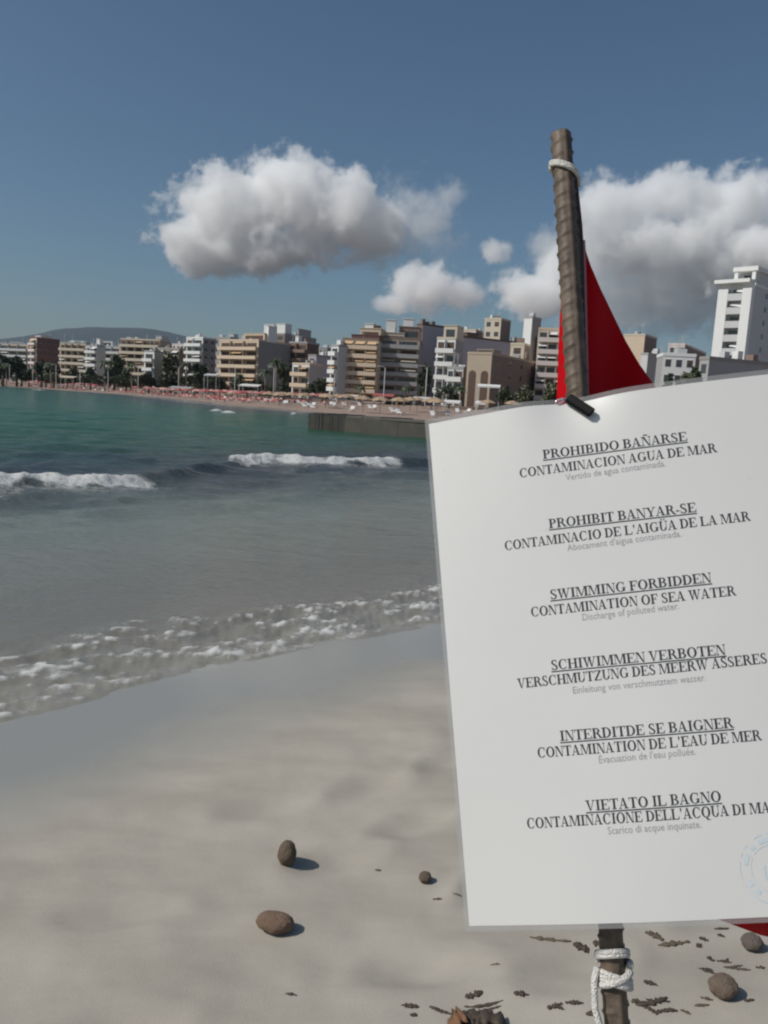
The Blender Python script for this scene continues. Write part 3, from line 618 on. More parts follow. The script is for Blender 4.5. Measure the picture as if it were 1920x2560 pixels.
def palm(label, px, ytop, D, seed, base=None):
    yb = 1010+(px-960)*.0577; p = at(px, yb, D); g = hz(p.x, p.y); H = zpx(px, ytop, D)-g; rr = random.Random(seed)
    r = empty('palm_tree', (p.x, p.y, g)); tag(r, label, 'palm tree', 'palm trees along the seafront')
    lean = rr.uniform(-.4, .4); b = MB(); b.tube([(0, 0, -.2), (lean*.3, 0, H*.3), (lean*.7, 0, H*.6), (lean, 0, H*.86)], [.26, .2, .17, .19], 8); b.build('trunk', M['palmbark'], r, True)
    b = MB(); L_ = max(1.7, H*.30)
    for k in range(22):
        t = 6.28*k/22+rr.uniform(-.15, .15); e0 = rr.uniform(.0, 1.15); c, s = math.cos(t), math.sin(t); prev = None
        for i in range(7):
            u = i/6; x = L_*u*math.cos(e0*.8)*(1-.12*u); z = H*.86+L_*(math.sin(e0)*u-.75*u*u); wd = .38*math.sin(math.pi*min(1, u*.9+.08))+.03
            A = Vector((lean+c*x-s*wd, s*x+c*wd, z-.12)); Mi = Vector((lean+c*x, s*x, z)); Bv = Vector((lean+c*x+s*wd, s*x-c*wd, z-.12))
            if prev: b.add([prev[0], prev[1], prev[2], A, Mi, Bv], [(0, 1, 4, 3), (1, 2, 5, 4)])
            prev = (A, Mi, Bv)
    b.build('crown', M['leafmid'], r)
for i, (px, yt, D, lab) in enumerate([(688, 890, 246, 'tall palm in front of the shaded side wall'), (662, 916, 240, 'shorter palm beside the tall palm before the shaded wall'), (596, 930, 244, 'palm below the peach balconies'), (330, 902, 280, 'palm before the wide brown roofed block'),
        (262, 896, 300, 'palm beside the narrow white house'), (466, 900, 270, 'palm at left corner of the blue-white block'), (1010, 962, 196, 'palm before the shaded balconied building'), (902, 962, 200, 'palm at foot of the orange balconies'), (1148, 962, 176, 'palm between the white-post house and the arched house'), (128, 900, 310, 'palm before the red-brown block'), (16, 906, 325, 'palm at the far left end of the seafront')]):
    palm(lab, px, yt, D, 40+i)

# ------------------------------------------------------------------ street lamps
def lamp_proto():
    r = empty('street_lamp'); b = MB(); b.tube([(0, 0, 0), (0, 0, .5), (0, 0, 9)], [.16, .12, .08], 8); b.build('pole', M['metal'], r, True)
    b = MB(); b.tube([(0, 0, 8.9), (-.5, 0, 9.25), (-1.3, 0, 9.3)], .05, 6); b.build('arm', M['metal'], r, True)
    b = MB(); b.box(-1.9, -.14, 9.2, -1.2, .14, 9.34); b.build('lamp_head', M['greywhite'], r); return r
lp = lamp_proto(); used = False
for px, D, lab in [(24, 318, 'at the far left end'), (82, 312, 'left of the red-brown block'), (140, 306, 'right of the red-brown block'), (200, 298, 'before the cream banded block'), (270, 286, 'before the grey-white low block'), (345, 272, 'before the wide brown roofed block'), (446, 256, 'left of the blue-white block'), (586, 236, 'below the peach balconies'), (683, 224, 'before the shaded side wall'), (834, 200, 'at the slim white stair block'), (958, 190, 'between orange balconies and shaded balconies'), (1062, 180, 'right of the shaded balconied building')]:
    o = lp if not used else copy_tree(lp); used = True
    p = at(px, 1010+(px-960)*.0577, D); o.location = (p.x, p.y, hz(p.x, p.y)); o.rotation_euler = (0, 0, rnd.uniform(-.4, .4)); tag(o, 'pale street lamp on the seafront '+lab, 'street lamp', 'street lamps along the seafront')

# ------------------------------------------------------------------ beach furniture on the far shore
def parasol_proto(m, thatch):
    r = empty('beach_parasol'); b = MB(); b.tube([(0, 0, -.2), (0, 0, 2.35)], .035, 6); b.build('pole', M['bark'], r)
    n = 14; V = [(0, 0, 2.5)]; Fc = []
    for i in range(n): t = 6.283*i/n; V.append((math.cos(t)*.7, math.sin(t)*.7, 2.3))
    for i in range(n): t = 6.283*i/n; q = 1.35+(.08 if i % 2 else -.04); V.append((math.cos(t)*q, math.sin(t)*q, 1.98+(.0 if i % 2 else -.08)))
    for i in range(n):
        j = (i+1) % n; Fc += [(0, 1+i, 1+j), (1+i, 1+n+i, 1+n+j, 1+j)]
    V += [(x, y, z-.07) for x, y, z in V[:]]; k = 1+2*n; Fc += [tuple(q+k for q in reversed(f)) for f in Fc[:]]
    for i in range(n): j = (i+1) % n; Fc.append((1+n+i, k+1+n+i, k+1+n+j, 1+n+j))
    MB().add(V, Fc).build('canopy', M[m], r); return r
def lounger_proto(m):
    r = empty('sun_lounger'); b = MB(); b.box(-.32, -.95, .28, .32, .40, .33)
    for x in (-.29, .25):
        for y in (-.85, .3): b.box(x, y, 0, x+.04, y+.04, .277)
    b.build('frame', M['whitecloth'], r)
    b = MB(); b.box(-.31, -.95, .334, .31, .38, .42); b.build('mattress', M[m], r)
    b = MB(); b.add([(-.31, .385, .34), (.31, .385, .34), (.31, .9, .80), (-.31, .9, .80), (-.31, .385, .43), (.31, .385, .43), (.31, .86, .87), (-.31, .86, .87)], [(0,3,2,1),(4,5,6,7),(0,1,5,4),(1,2,6,5),(2,3,7,6),(3,0,4,7)]); b.build('backrest', M[m], r); return r
def shore_point(i, inl):
    """a point on the far beach: i along the coast polyline, inl metres inland"""
    k = int(i); t = i-k; a, b_ = COAST[k], COAST[k+1]; d = (b_-a)/np.linalg.norm(b_-a); p = a+(b_-a)*t; n = np.array([d[1], -d[0]]); q = p+n*inl
    return q[0], q[1]
ci = [i for i, c in enumerate(COAST) if tuple(c) == (10, 88)][0]
kinds = [('redcloth', 'dull red beach parasol standing in the rows on the far beach', 'dull red parasols on the far beach'), ('pinkcloth', 'faded pink beach parasol standing in the rows on the far beach', 'faded pink parasols on the far beach'), ('tancloth', 'brown straw beach parasol standing in the rows on the far beach', 'straw parasols on the far beach')]
for kk, (mm, lab, grp) in enumerate(kinds):
    pr = parasol_proto(mm, kk == 2); first = True
    for j in range([46, 52, 26][kk]):
        if kk == 2: u = ci+rnd.uniform(.1, 2.9)
        else: u = ci+rnd.uniform(2.6, 5.15)
        x, y = shore_point(u, rnd.uniform(6, 34)); o = pr if first else copy_tree(pr); first = False
        o.location = (x, y, hz(x, y)); o.rotation_euler = (rnd.uniform(-.05, .05), rnd.uniform(-.05, .05), rnd.uniform(0, 3)); tag(o, lab, 'parasol', grp)
for mm, lab, grp, cnt in [('redcloth', 'sun lounger with dull red mattress on the far beach', 'red sun loungers on the far beach', 100), ('pinkcloth', 'sun lounger with faded pink mattress on the far beach', 'pink sun loungers on the far beach', 100), ('whitecloth', 'sun lounger with white mattress on the far beach', 'white sun loungers on the far beach', 40)]:
    pr = lounger_proto(mm); first = True
    for j in range(cnt):
        u = ci+(rnd.uniform(2.3, 5.15) if mm != 'whitecloth' else rnd.uniform(.4, 5)); x, y = shore_point(u, rnd.uniform(3, 30)); o = pr if first else copy_tree(pr); first = False
        o.location = (x, y, hz(x, y)); o.rotation_euler = (0, 0, rnd.uniform(-.5, .9)); tag(o, lab, 'sun lounger', grp)
# kiosks and seafront canopies
def canopy(label, px0, px1, ytop, D, m, name='shade_canopy'):
    c = at((px0+px1)/2, 1010+((px0+px1)/2-960)*.0577, D); w = (px1-px0)/F*D; g = hz(c.x, c.y); H = max(1.8, zpx((px0+px1)/2, ytop, D)-g)
    r = empty(name, (c.x, c.y, g), -.15); tag(r, label, 'canopy', 'canopies along the seafront')
    b = MB(); b.add([(-w/2, -1.6, H-.45), (w/2, -1.6, H-.45), (w/2, 1.6, H), (-w/2, 1.6, H), (-w/2, -1.6, H-.75), (w/2, -1.6, H-.75), (w/2, 1.6, H-.08), (-w/2, 1.6, H-.08)], [(0,1,2,3),(7,6,5,4),(0,4,5,1),(1,5,6,2),(2,6,7,3),(3,7,4,0)]); b.build('awning', M[m], r)
    for x in (-w/2+.1, w/2-.2):
        for y in (-1.5, 1.4): b = MB(); b.box(x, y, -.1, x+.1, y+.1, H-.5+(y+1.5)*.11); b.build('post', M['greywhite'], r)
canopy('red seafront awning below the orange balconies', 932, 984, 984, 196, 'redcloth')
canopy('pale greenish-white awning left of the wide dark tree', 1032, 1088, 992, 172, 'greywhite')
canopy('white awning under the wide dark tree', 1108, 1150, 1000, 166, 'whitecloth')
canopy('white awning on posts before the arched house', 1190, 1246, 960, 162, 'white')
canopy('low white awning touching the top edge of the notice', 1188, 1214, 1002, 150, 'whitecloth')
canopy('white kiosk awning below the peach balconies', 600, 650, 960, 226, 'whitecloth')
canopy('cream awning at foot of the slim white stair block', 862, 896, 986, 198, 'cream')
canopy('pale awning at foot of the blue-white block', 512, 545, 934, 252, 'greywhite')
canopy('cream seafront awning before the cream banded block', 155, 190, 940, 300, 'cream')
canopy('grey seafront awning left of the palm by the brown roofed block', 425, 482, 966, 246, 'grey')

# ------------------------------------------------------------------ people on the far beach
def person_mesh(pose):
    me = bpy.data.meshes.new('person'); st, arm = pose
    V = [(0,0,.93),(0,0,1.15),(0,0,1.38),(0,0,1.47),(0,-.015,1.56),(0,-.01,1.66),
         (.10,0,.88),(.11+st*.1,-st*.16,.5),(.11,-st*.24 if st else 0,.07),(.11,-st*.24-.15,.03),
         (-.10,0,.88),(-.11,st*.14,.5),(-.11,st*.30,.07),(-.11,st*.30-.15,.03),
         (.19,0,1.36),(.25,.02,1.12),(.24+arm*.05,-.08-arm*.1,.88+arm*.3),(.24+arm*.05,-.10-arm*.1,.78+arm*.34),
         (-.19,0,1.36),(-.25,.02,1.12),(-.25,-.08,.88),(-.25,-.10,.78)]
    E_ = [(0,1),(1,2),(2,3),(3,4),(4,5),(0,6),(6,7),(7,8),(8,9),(0,10),(10,11),(11,12),(12,13),(2,14),(14,15),(15,16),(16,17),(2,18),(18,19),(19,20),(20,21)]
    Rr = [.13,.12,.13,.055,.085,.075,.085,.06,.04,.035,.085,.06,.04,.035,.055,.042,.032,.038,.055,.042,.032,.038]
    me.from_pydata(V, E_, []); o = bpy.data.objects.new('person_rig', me); COL.objects.link(o)
    md = o.modifiers.new('skin', 'SKIN'); 
    for i, d in enumerate(me.skin_vertices[0].data): d.radius = (Rr[i], Rr[i]*(.75 if i < 3 else 1)); d.use_root = (i == 0)
    o.modifiers.new('sub', 'SUBSURF').levels = 1
    ev = o.evaluated_get(bpy.context.evaluated_depsgraph_get()); m2 = bpy.data.meshes.new_from_object(ev); bpy.data.objects.remove(o); m2.name = 'person'
    for p in m2.polygons: p.use_smooth = True
    m2.materials.clear(); m2.materials.append(M['skin']); return m2
bodies = [person_mesh((0, 0)), person_mesh((1, 0)), person_mesh((.5, 1)), person_mesh((.8, .4))]
spots = [(772, 30), (815, 45), (842, 24), (868, 52), (905, 40), (934, 30), (962, 50), (992, 36), (1004, 60), (640, 20), (590, 12), (505, 14), (700, 9), (455, 22), (395, 16), (330, 14)]
for i, (px, inl) in enumerate(spots):
    # walk inland along the pixel column until the wanted distance from the waterline
    Dd = 60.0
    while True:
        p = at(px, 1010+(px-960)*.0577, Dd)
        if p.y > 90 and float(inland(np.array([p.x]), np.array([p.y]))[0]) > inl or Dd > 420: break
        Dd += 1.5
    r = empty('person', (p.x, p.y, hz(p.x, p.y)), rnd.uniform(0, 6.28)); cl = ['redcloth', 'dark', 'whitecloth', 'orange'][i % 4]
    cn = {'redcloth': 'red', 'dark': 'dark', 'whitecloth': 'white', 'orange': 'orange'}[cl]
    tag(r, 'tiny far-off person in %s swimwear standing on the far beach' % cn, 'person', 'people in %s on the far beach' % cn)
    link('body', bodies[i % 4], r)
    b = MB(); b.tube([(0, 0, .80), (0, 0, .92), (0, 0, 1.02)], [.185, .175, .15], 10); b.build('swimwear', M[cl], r, True)
    b = MB(); b.tube([(0, .015, 1.62), (0, .012, 1.68), (0, .01, 1.73), (0, .01, 1.755)], [.088, .092, .07, .02], 10); b.build('hair', M['hair'], r, True)

# ------------------------------------------------------------------ the notice
TL, TR, BL, BR = Vector((.0253, .5061, 1.689)), Vector((.2306, .4763, 1.7313)), Vector((.0608, .4044, 1.4143)), Vector((.2615, .3745, 1.4561))
SN = (BL-TL).cross(TR-TL).normalized()
if SN.y > 0: SN = -SN                                                       # towards the reader
def bend(a, b):
    z = .0075*(1-((a-.52)/.52)**2)*(1-.6*b)
    z -= .0075*math.exp(-((a-.43)/.10)**2)*math.exp(-max(b, 0)/.05)          # pinched back by the clip
    z += .0020*math.exp(-((a-.30)/.10)**2)*math.exp(-max(b, 0)/.10)
    z += .0012*math.sin(a*7+b*5)*b*.6
    return z
def SH(a, b, lift=0): return (TL*(1-a)+TR*a)*(1-b)+(BL*(1-a)+BR*a)*b+SN*(bend(a, b)+lift)
notice = empty('warning_notice', SH(.5, 1)); tag(notice, 'white laminated bathing ban notice in six languages clipped to the rusty bar', 'notice')
def local(o): o.parent = notice; o.location = -notice.location; return o
pm, pt, pb = nmat('laminated_paper'); N = pt.nodes.new; L = pt.links.new
tc = N('ShaderNodeTexCoord'); nz = N('ShaderNodeTexNoise'); nz.inputs['Scale'].default_value = 14; nz.inputs['Detail'].default_value = 3; L(tc.outputs['Object'], nz.inputs['Vector'])
rp = N('ShaderNodeValToRGB'); L(nz.outputs[0], rp.inputs[0]); rp.color_ramp.elements[0].color = (.685, .672, .650, 1); rp.color_ramp.elements[1].color = (.712, .700, .677, 1)
n3 = N('ShaderNodeTexVoronoi'); n3.inputs['Scale'].default_value = 26; L(tc.outputs['Object'], n3.inputs['Vector'])
sp = N('ShaderNodeMapRange'); L(n3.outputs['Distance'], sp.inputs[0]); sp.inputs[1].default_value = .02; sp.inputs[2].default_value = .05; sp.inputs[3].default_value = .25; sp.inputs[4].default_value = 0
mx = N('ShaderNodeMix'); mx.data_type = 'RGBA'; L(sp.outputs[0], mx.inputs[0]); L(rp.outputs[0], mx.inputs[6]); mx.inputs[7].default_value = (.5, .49, .47, 1); L(mx.outputs[2], pb.inputs['Base Color'])
pb.inputs['Roughness'].default_value = .45; pb.inputs['Coat Weight'].default_value = .35; pb.inputs['Coat Roughness'].default_value = .22
bp = N('ShaderNodeBump'); bp.inputs['Strength'].default_value = .15; bp.inputs['Distance'].default_value = .002; L(nz.outputs[0], bp.inputs['Height']); L(bp.outputs[0], pb.inputs['Normal'])
def sheet(name, m, th, lift0):
    R_, K_ = 70, 50; b = MB(); V = []; Fc = []
    for s in (0, 1):
        for i in range(R_+1):
            for j in range(K_+1): V.append(SH(j/K_, i/R_, lift0-s*th))
    n = (R_+1)*(K_+1); ix = lambda s, i, j: s*n+i*(K_+1)+j
    for i in range(R_):
        for j in range(K_):
            Fc.append((ix(0,i,j), ix(0,i+1,j), ix(0,i+1,j+1), ix(0,i,j+1))); Fc.append((ix(1,i,j), ix(1,i,j+1), ix(1,i+1,j+1), ix(1,i+1,j)))
    V += V[:]; n2 = 2*n; ix0 = ix; ix = lambda s, i, j: ix0(s, i, j)+n2
    for i in range(R_): Fc.append((ix(0,i,0), ix(1,i,0), ix(1,i+1,0), ix(0,i+1,0))); Fc.append((ix(0,i,K_), ix(0,i+1,K_), ix(1,i+1,K_), ix(1,i,K_)))
    for j in range(K_): Fc.append((ix(0,0,j), ix(0,0,j+1), ix(1,0,j+1), ix(1,0,j))); Fc.append((ix(0,R_,j), ix(1,R_,j), ix(1,R_,j+1), ix(0,R_,j+1)))
    b.add(V, Fc); return local(b.build(name, m, None, True))
paper = sheet('paper', pm, .0003, 0)
# clear plastic margin
lm = bpy.data.materials.new('clear_plastic'); lm.use_nodes = True; lt = lm.node_tree; lt.nodes.clear()
o_ = lt.nodes.new('ShaderNodeOutputMaterial'); m_ = lt.nodes.new('ShaderNodeMixShader'); t_ = lt.nodes.new('ShaderNodeBsdfTransparent'); g_ = lt.nodes.new('ShaderNodeBsdfPrincipled')
g_.inputs['Base Color'].default_value = (.6, .6, .6, 1); g_.inputs['Roughness'].default_value = .15; t_.inputs[0].default_value = (.93, .93, .93, 1); m_.inputs[0].default_value = .20
lt.links.new(t_.outputs[0], m_.inputs[1]); lt.links.new(g_.outputs[0], m_.inputs[2]); lt.links.new(m_.outputs[0], o_.inputs[0])
b = MB(); ex, ey = .0115, .0105
ring = []
def strip(p0, p1, q0, q1, n=40):
    V = []
    for i in range(n+1):
        t = i/n; A = (p0[0]+(p1[0]-p0[0])*t, p0[1]+(p1[1]-p0[1])*t); Bq = (q0[0]+(q1[0]-q0[0])*t, q0[1]+(q1[1]-q0[1])*t)
        V += [SH(A[0], A[1], -.0001), SH(Bq[0], Bq[1], -.0001), SH(A[0], A[1], -.0004), SH(Bq[0], Bq[1], -.0004)]
    Fc = []
    for i in range(n):
        k = 4*i; Fc += [(k, k+4, k+5, k+1), (k+2, k+3, k+7, k+6), (k+1, k+5, k+7, k+3)]
    b.add(V, Fc)
strip((-.0005, -.0005), (1.0005, -.0005), (-ex, -ey), (1+ex, -ey)); strip((-.0005, 1.0005), (1.0005, 1.0005), (-ex, 1+.009), (1+ex, 1+.009))
strip((-.0005, -.0005), (-.0005, 1.0005), (-ex, -ey), (-ex, 1+.009)); strip((1.0005, -.0005), (1.0005, 1.0005), (1+ex, -ey), (1+ex, 1+.009))
local(b.build('plastic_margin', lm))

# ---- serif capitals built from stems, hairlines and bowls (cap height 1)
def _arc(cx, cy, rx, ry, tv, th, a0, a1, n=18):
    P = []
    for i in range(n+1):
        t = math.radians(a0+(a1-a0)*i/n); P.append((cx+rx*math.cos(t), cy+ry*math.sin(t)))
    Q = []
    for i in range(n+1):
        t = math.radians(a0+(a1-a0)*i/n); Q.append((cx+(rx-tv)*math.cos(t), cy+(ry-th)*math.sin(t)))
    return [[P[i], P[i+1], Q[i+1], Q[i]] for i in range(n)]
def _r(x0, y0, x1, y1): return [[(x0, y0), (x1, y0), (x1, y1), (x0, y1)]]
def _p(a, b_, y0, c, d, y1): return [[(a, y0), (b_, y0), (d, y1), (c, y1)]]
h = .075; K = .232
def stem(x, w=K, sl=.11, top=True, bot=True):
    g = _r(x, 0, x+w, 1)
    if bot: g += _r(x-sl, 0, x+w+sl, h)
    if top: g += _r(x-sl, 1-h, x+w+sl, 1)
    return g
G = {}
G['A'] = (1.07, _p(.10, .16, 0, .46, .52, 1)+_p(.70, .93, 0, .42, .60, 1)+_r(.25, .29, .78, .345)+_r(0, 0, .30, h)+_r(.60, 0, 1.05, h))
G['B'] = (.99, stem(.13)+_arc(.50, .745, .34, .255, .2, h, -90, 90)+_arc(.50, .265, .42, .265, .22, h, -90, 90)+_r(.34, 1-h, .5, 1)+_r(.34, .475, .5, .53)+_r(.34, 0, .5, h))
G['C'] = (1.07, _arc(.56, .5, .50, .52, .23, .06, 48, 312)+_r(.88, .64, .94, 1.0)+_p(.86, .93, .12, .90, .97, .24))
G['D'] = (1.07, stem(.13)+_arc(.46, .5, .56, .5, .23, h, -90, 90)+_r(.34, 1-h, .46, 1)+_r(.34, 0, .46, h))
G['E'] = (.99, stem(.13)+_r(.34, 1-h, .90, 1)+_r(.34, .475, .64, .53)+_r(.34, 0, .93, h)+_p(.84, .90, .72, .80, .90, 1)+_p(.82, .93, 0, .90, .96, .28)+_r(.60, .35, .65, .66))
G['F'] = (.90, stem(.13)+_r(.34, 1-h, .86, 1)+_r(.34, .475, .64, .53)+_p(.80, .86, .70, .76, .86, 1)+_r(.60, .35, .65, .66))
G['G'] = (1.15, _arc(.56, .5, .50, .52, .23, .06, 48, 330)+_r(.88, .66, .94, 1.0)+_r(.80, .06, 1.02, .42)+_r(.68, .40, 1.12, .45))
G['H'] = (1.15, stem(.13)+stem(.80)+_r(.34, .475, .80, .53))
G['I'] = (.575, stem(.18))
G['L'] = (.99, stem(.13)+_r(.34, 0, .93, h)+_p(.82, .93, 0, .90, .96, .30))
G['M'] = (1.40, _r(.14, 0, .195, 1)+_r(.02, 0, .32, h)+_r(.02, 1-h, .36, 1)+_p(.60, .72, 0, .16, .40, 1)+_p(.62, .69, 0, 1.02, 1.10, 1)+stem(1.05))
G['N'] = (1.07, _r(.14, 0, .195, 1)+_r(.02, 0, .32, h)+_r(.02, 1-h, .34, 1)+_p(.76, .93, -.02, .12, .37, 1)+_r(.88, 0, .935, 1)+_r(.74, 1-h, 1.05, 1))
G['O'] = (1.15, _arc(.575, .5, .52, .52, .24, h, 0, 360, 30))
G['P'] = (.90, stem(.13)+_arc(.46, .73, .38, .27, .21, h, -90, 90)+_r(.34, 1-h, .46, 1)+_r(.34, .46, .46, .515))
G['Q'] = (1.15, G['O'][1]+_p(.66, .98, -.24, .46, .62, .03)+_r(.9, -.24, 1.1, -.19))
G['R'] = (1.07, stem(.13)+_arc(.48, .74, .36, .26, .21, h, -90, 90)+_r(.34, 1-h, .48, 1)+_r(.34, .47, .48, .525)+_p(.82, 1.07, 0, .46, .70, .50)+_r(.8, 0, 1.12, h))
G['S'] = (.82, _arc(.40, .755, .32, .265, .18, h, 40, 245)+_arc(.42, .26, .34, .28, .18, h, -150, 62)+_p(.45, .70, .36, .13, .36, .66)+_r(.62, .70, .67, 1.0)+_r(.10, 0, .15, .30))
G['T'] = (.99, stem(.385, top=False)+_r(.04, 1-h, .95, 1)+_p(.04, .08, .72, .04, .14, 1)+_p(.91, .95, .72, .85, .95, 1))
G['U'] = (1.07, _r(.14, .3, .355, 1)+_r(.02, 1-h, .47, 1)+_r(.86, .3, .915, 1)+_r(.74, 1-h, 1.05, 1)+_arc(.527, .32, .388, .34, .2, .07, 180, 360))
G['V'] = (1.07, _p(.46, .58, -.02, .10, .34, 1)+_p(.50, .56, -.02, .88, .94, 1)+_r(0, 1-h, .46, 1)+_r(.74, 1-h, 1.06, 1))
G['W'] = (1.48, _p(.40, .52, -.02, .10, .34, 1)+_p(.44, .50, -.02, .70, .76, 1)+_p(.92, 1.04, -.02, .62, .86, 1)+_p(.96, 1.02, -.02, 1.30, 1.36, 1)+_r(0, 1-h, .46, 1)+_r(.56, 1-h, .95, 1)+_r(1.16, 1-h, 1.47, 1))
G['Y'] = (1.07, _r(.43, 0, .645, .45)+_r(.30, 0, .78, h)+_p(.43, .64, .44, .10, .34, 1)+_p(.58, .645, .44, .88, .94, 1)+_r(0, 1-h, .46, 1)+_r(.74, 1-h, 1.06, 1))
G['Z'] = (.99, _r(.08, 1-h, .90, 1)+_r(.05, 0, .92, h)+_p(.05, .28, h, .67, .90, 1-h)+_r(.08, .74, .13, 1)+_r(.87, 0, .92, .28))
G['-'] = (.49, _r(.07, .25, .43, .37)); G["'"] = (.42, _p(.17, .22, .62, .10, .30, 1))
G['Ñ'] = (G['N'][0], G['N'][1]+_p(.28, .50, 1.12, .30, .48, 1.24)+_p(.48, .74, 1.10, .50, .72, 1.22))
G['Ü'] = (G['U'][0], G['U'][1]+_r(.28, 1.10, .44, 1.25)+_r(.62, 1.10, .78, 1.25))
G[' '] = (.37, [])
ink = mat('printed_ink', (.045, .045, .050), rough=.5, vary=.25, scale=40)
ink2 = mat('thin_printed_ink', (.36, .36, .365), rough=.5, vary=.2, scale=60)
def subdiv(poly, n=1): return poly
def put_line(polys, width, u0, v0, u1, v1, capv, under, m, name='text_line'):
    u0, u1 = .517+(u0-.517)*.985, .517+(u1-.517)*.985; v0 += .0024*(1-v0); v1 += .0024*(1-v1)
    b = MB(); k = (u1-u0)/width
    for pi_, pl in enumerate(polys):
        V = []
        for x, y in pl:
            u = u0+x*k; v = v0+(v1-v0)*(x/width)-y*capv; V.append(SH(u, v, .00012+.0000004*(pi_ % 60)))
        nrm = (V[1]-V[0]).cross(V[2]-V[0])
        b.add(V, [tuple(range(len(V))) if nrm.dot(SN) > 0 else tuple(reversed(range(len(V))))])
    if under:
        n = 24
        for i in range(n):
            x0, x1 = width*i/n, width*(i+1)/n; V = []
            for x, y in ((x0, -.225), (x1, -.225), (x1, -.115), (x0, -.115)):
                V.append(SH(u0+x*k, v0+(v1-v0)*(x/width)-y*capv, .00016))
            b.add(V, [(0, 1, 2, 3)])
    o = b.build(name, m); o.parent = paper; return o
def caps(text, u0, v0, u1, v1, under):
    x = 0; P = []
    for ch in text:
        w, g = G[ch]; P += [[(px_+x, py_) for px_, py_ in pl] for pl in g]; x += w
    put_line(P, x, u0, v0, u1, v1, .0188, under, ink)
def small(text, u0, v0, u1, v1):
    cu = bpy.data.curves.new('small_text', 'FONT'); cu.body = text; cu.resolution_u = 2; o = bpy.data.objects.new('small_text', cu); COL.objects.link(o)
    ev = o.evaluated_get(bpy.context.evaluated_depsgraph_get()); me = bpy.data.meshes.new_from_object(ev); bpy.data.objects.remove(o); bpy.data.curves.remove(cu)
    pts = [v.co for v in me.vertices]; x0 = min(p.x for p in pts); x1 = max(p.x for p in pts); w = x1-x0
    P = [[(me.vertices[i].co.x-x0, me.vertices[i].co.y*1.35) for i in f.vertices] for f in me.polygons]; bpy.data.meshes.remove(me)
    put_line(P, w, u0, v0, u1, v1, .0140, False, ink2)
for t, u0, v0, u1, v1, un in [
    ('PROHIBIDO BAÑARSE', .3210, .1150, .7261, .1165, 1), ('CONTAMINACION AGUA DE MAR', .2487, .1477, .8008, .1470, 0),
    ('PROHIBIT BANYAR-SE', .3173, .2605, .7240, .2620, 1), ("CONTAMINACIO DE L'AIGÜA DE LA MAR", .1854, .2941, .8622, .2909, 0),
    ('SWIMMING FORBIDDEN', .2999, .4030, .7378, .4020, 1), ('CONTAMINATION OF SEA WATER', .2414, .4334, .7959, .4317, 0),
    ('SCHIWIMMEN VERBOTEN', .2822, .5405, .7481, .5400, 1), ('VERSCHMUTZUNG DES MEERW ASSERES', .1846, .5700, .8506, .5625, 0),
    ('INTERDITDE SE BAIGNER', .2861, .6750, .7410, .6735, 1), ("CONTAMINATION DE L'EAU DE MER", .2209, .7033, .8072, .6997, 0),
    ('VIETATO IL BAGNO', .3354, .8045, .6856, .8015, 1), ("CONTAMINACIONE DELL'ACQUA DI MARE", .1735, .8310, .8480, .8255, 0)]:
    caps(t, u0, v0, u1, v1, un)
for t, u0, v0, u1, v1 in [('Vertido de agua contaminada.', .3789, .1665, .6575, .1630), ("Abocament d'aigua contaminada.", .3619, .3105, .6747, .3075), ('Discharge of polluted water.', .3825, .4510, .6431, .4470),
    ('Einleitung von verschmutztem wasser.', .3353, .5885, .6879, .5850), ("Évacuation de l'eau polluée.", .3840, .7205, .6365, .7165), ('Scarico di acque inquinate.', .3864, .8475, .6262, .8445)]:
    small(t, u0, v0, u1, v1)
# pale blue rubber stamp
blue = mat('faded_blue_stamp_ink', (.585, .655, .70), rough=.6, vary=.15, scale=120); b = MB()
def ring(u, v, r0, r1, n=48, gaps=.2):
    for i in range(n):
        if rnd.random() < gaps: continue
        t0, t1 = 6.2832*i/n, 6.2832*(i+1)/n
        V = [SH(u+r*math.cos(t)/.21, v+r*math.sin(t)/.297, .00013) for r, t in ((r0, t0), (r0, t1), (r1, t1), (r1, t0))]; b.add(V, [(0, 1, 2, 3) if (V[1]-V[0]).cross(V[2]-V[0]).dot(SN) > 0 else (3, 2, 1, 0)])
ring(.790, .921, .0175, .0180); ring(.790, .921, .0120, .0123); ring(.790, .921, .0137, .0160, 34, .5)
for dx, dy, w_, h_ in [(-.006, -.002, .0012, .006), (-.003, -.004, .0014, .009), (.0005, -.004, .0012, .009), (.003, -.003, .0022, .0015), (.0055, -.001, .0013, .006), (-.0055, .004, .009, .0012)]:
    V = [SH(.790+(dx+x)/.21, .921+(dy+y)/.297, .00014) for x, y in ((0, h_), (w_, h_), (w_, 0), (0, 0))]; b.add(V, [(0, 1, 2, 3) if (V[1]-V[0]).cross(V[2]-V[0]).dot(SN) > 0 else (3, 2, 1, 0)])
o = b.build('stamp', blue); o.parent = paper

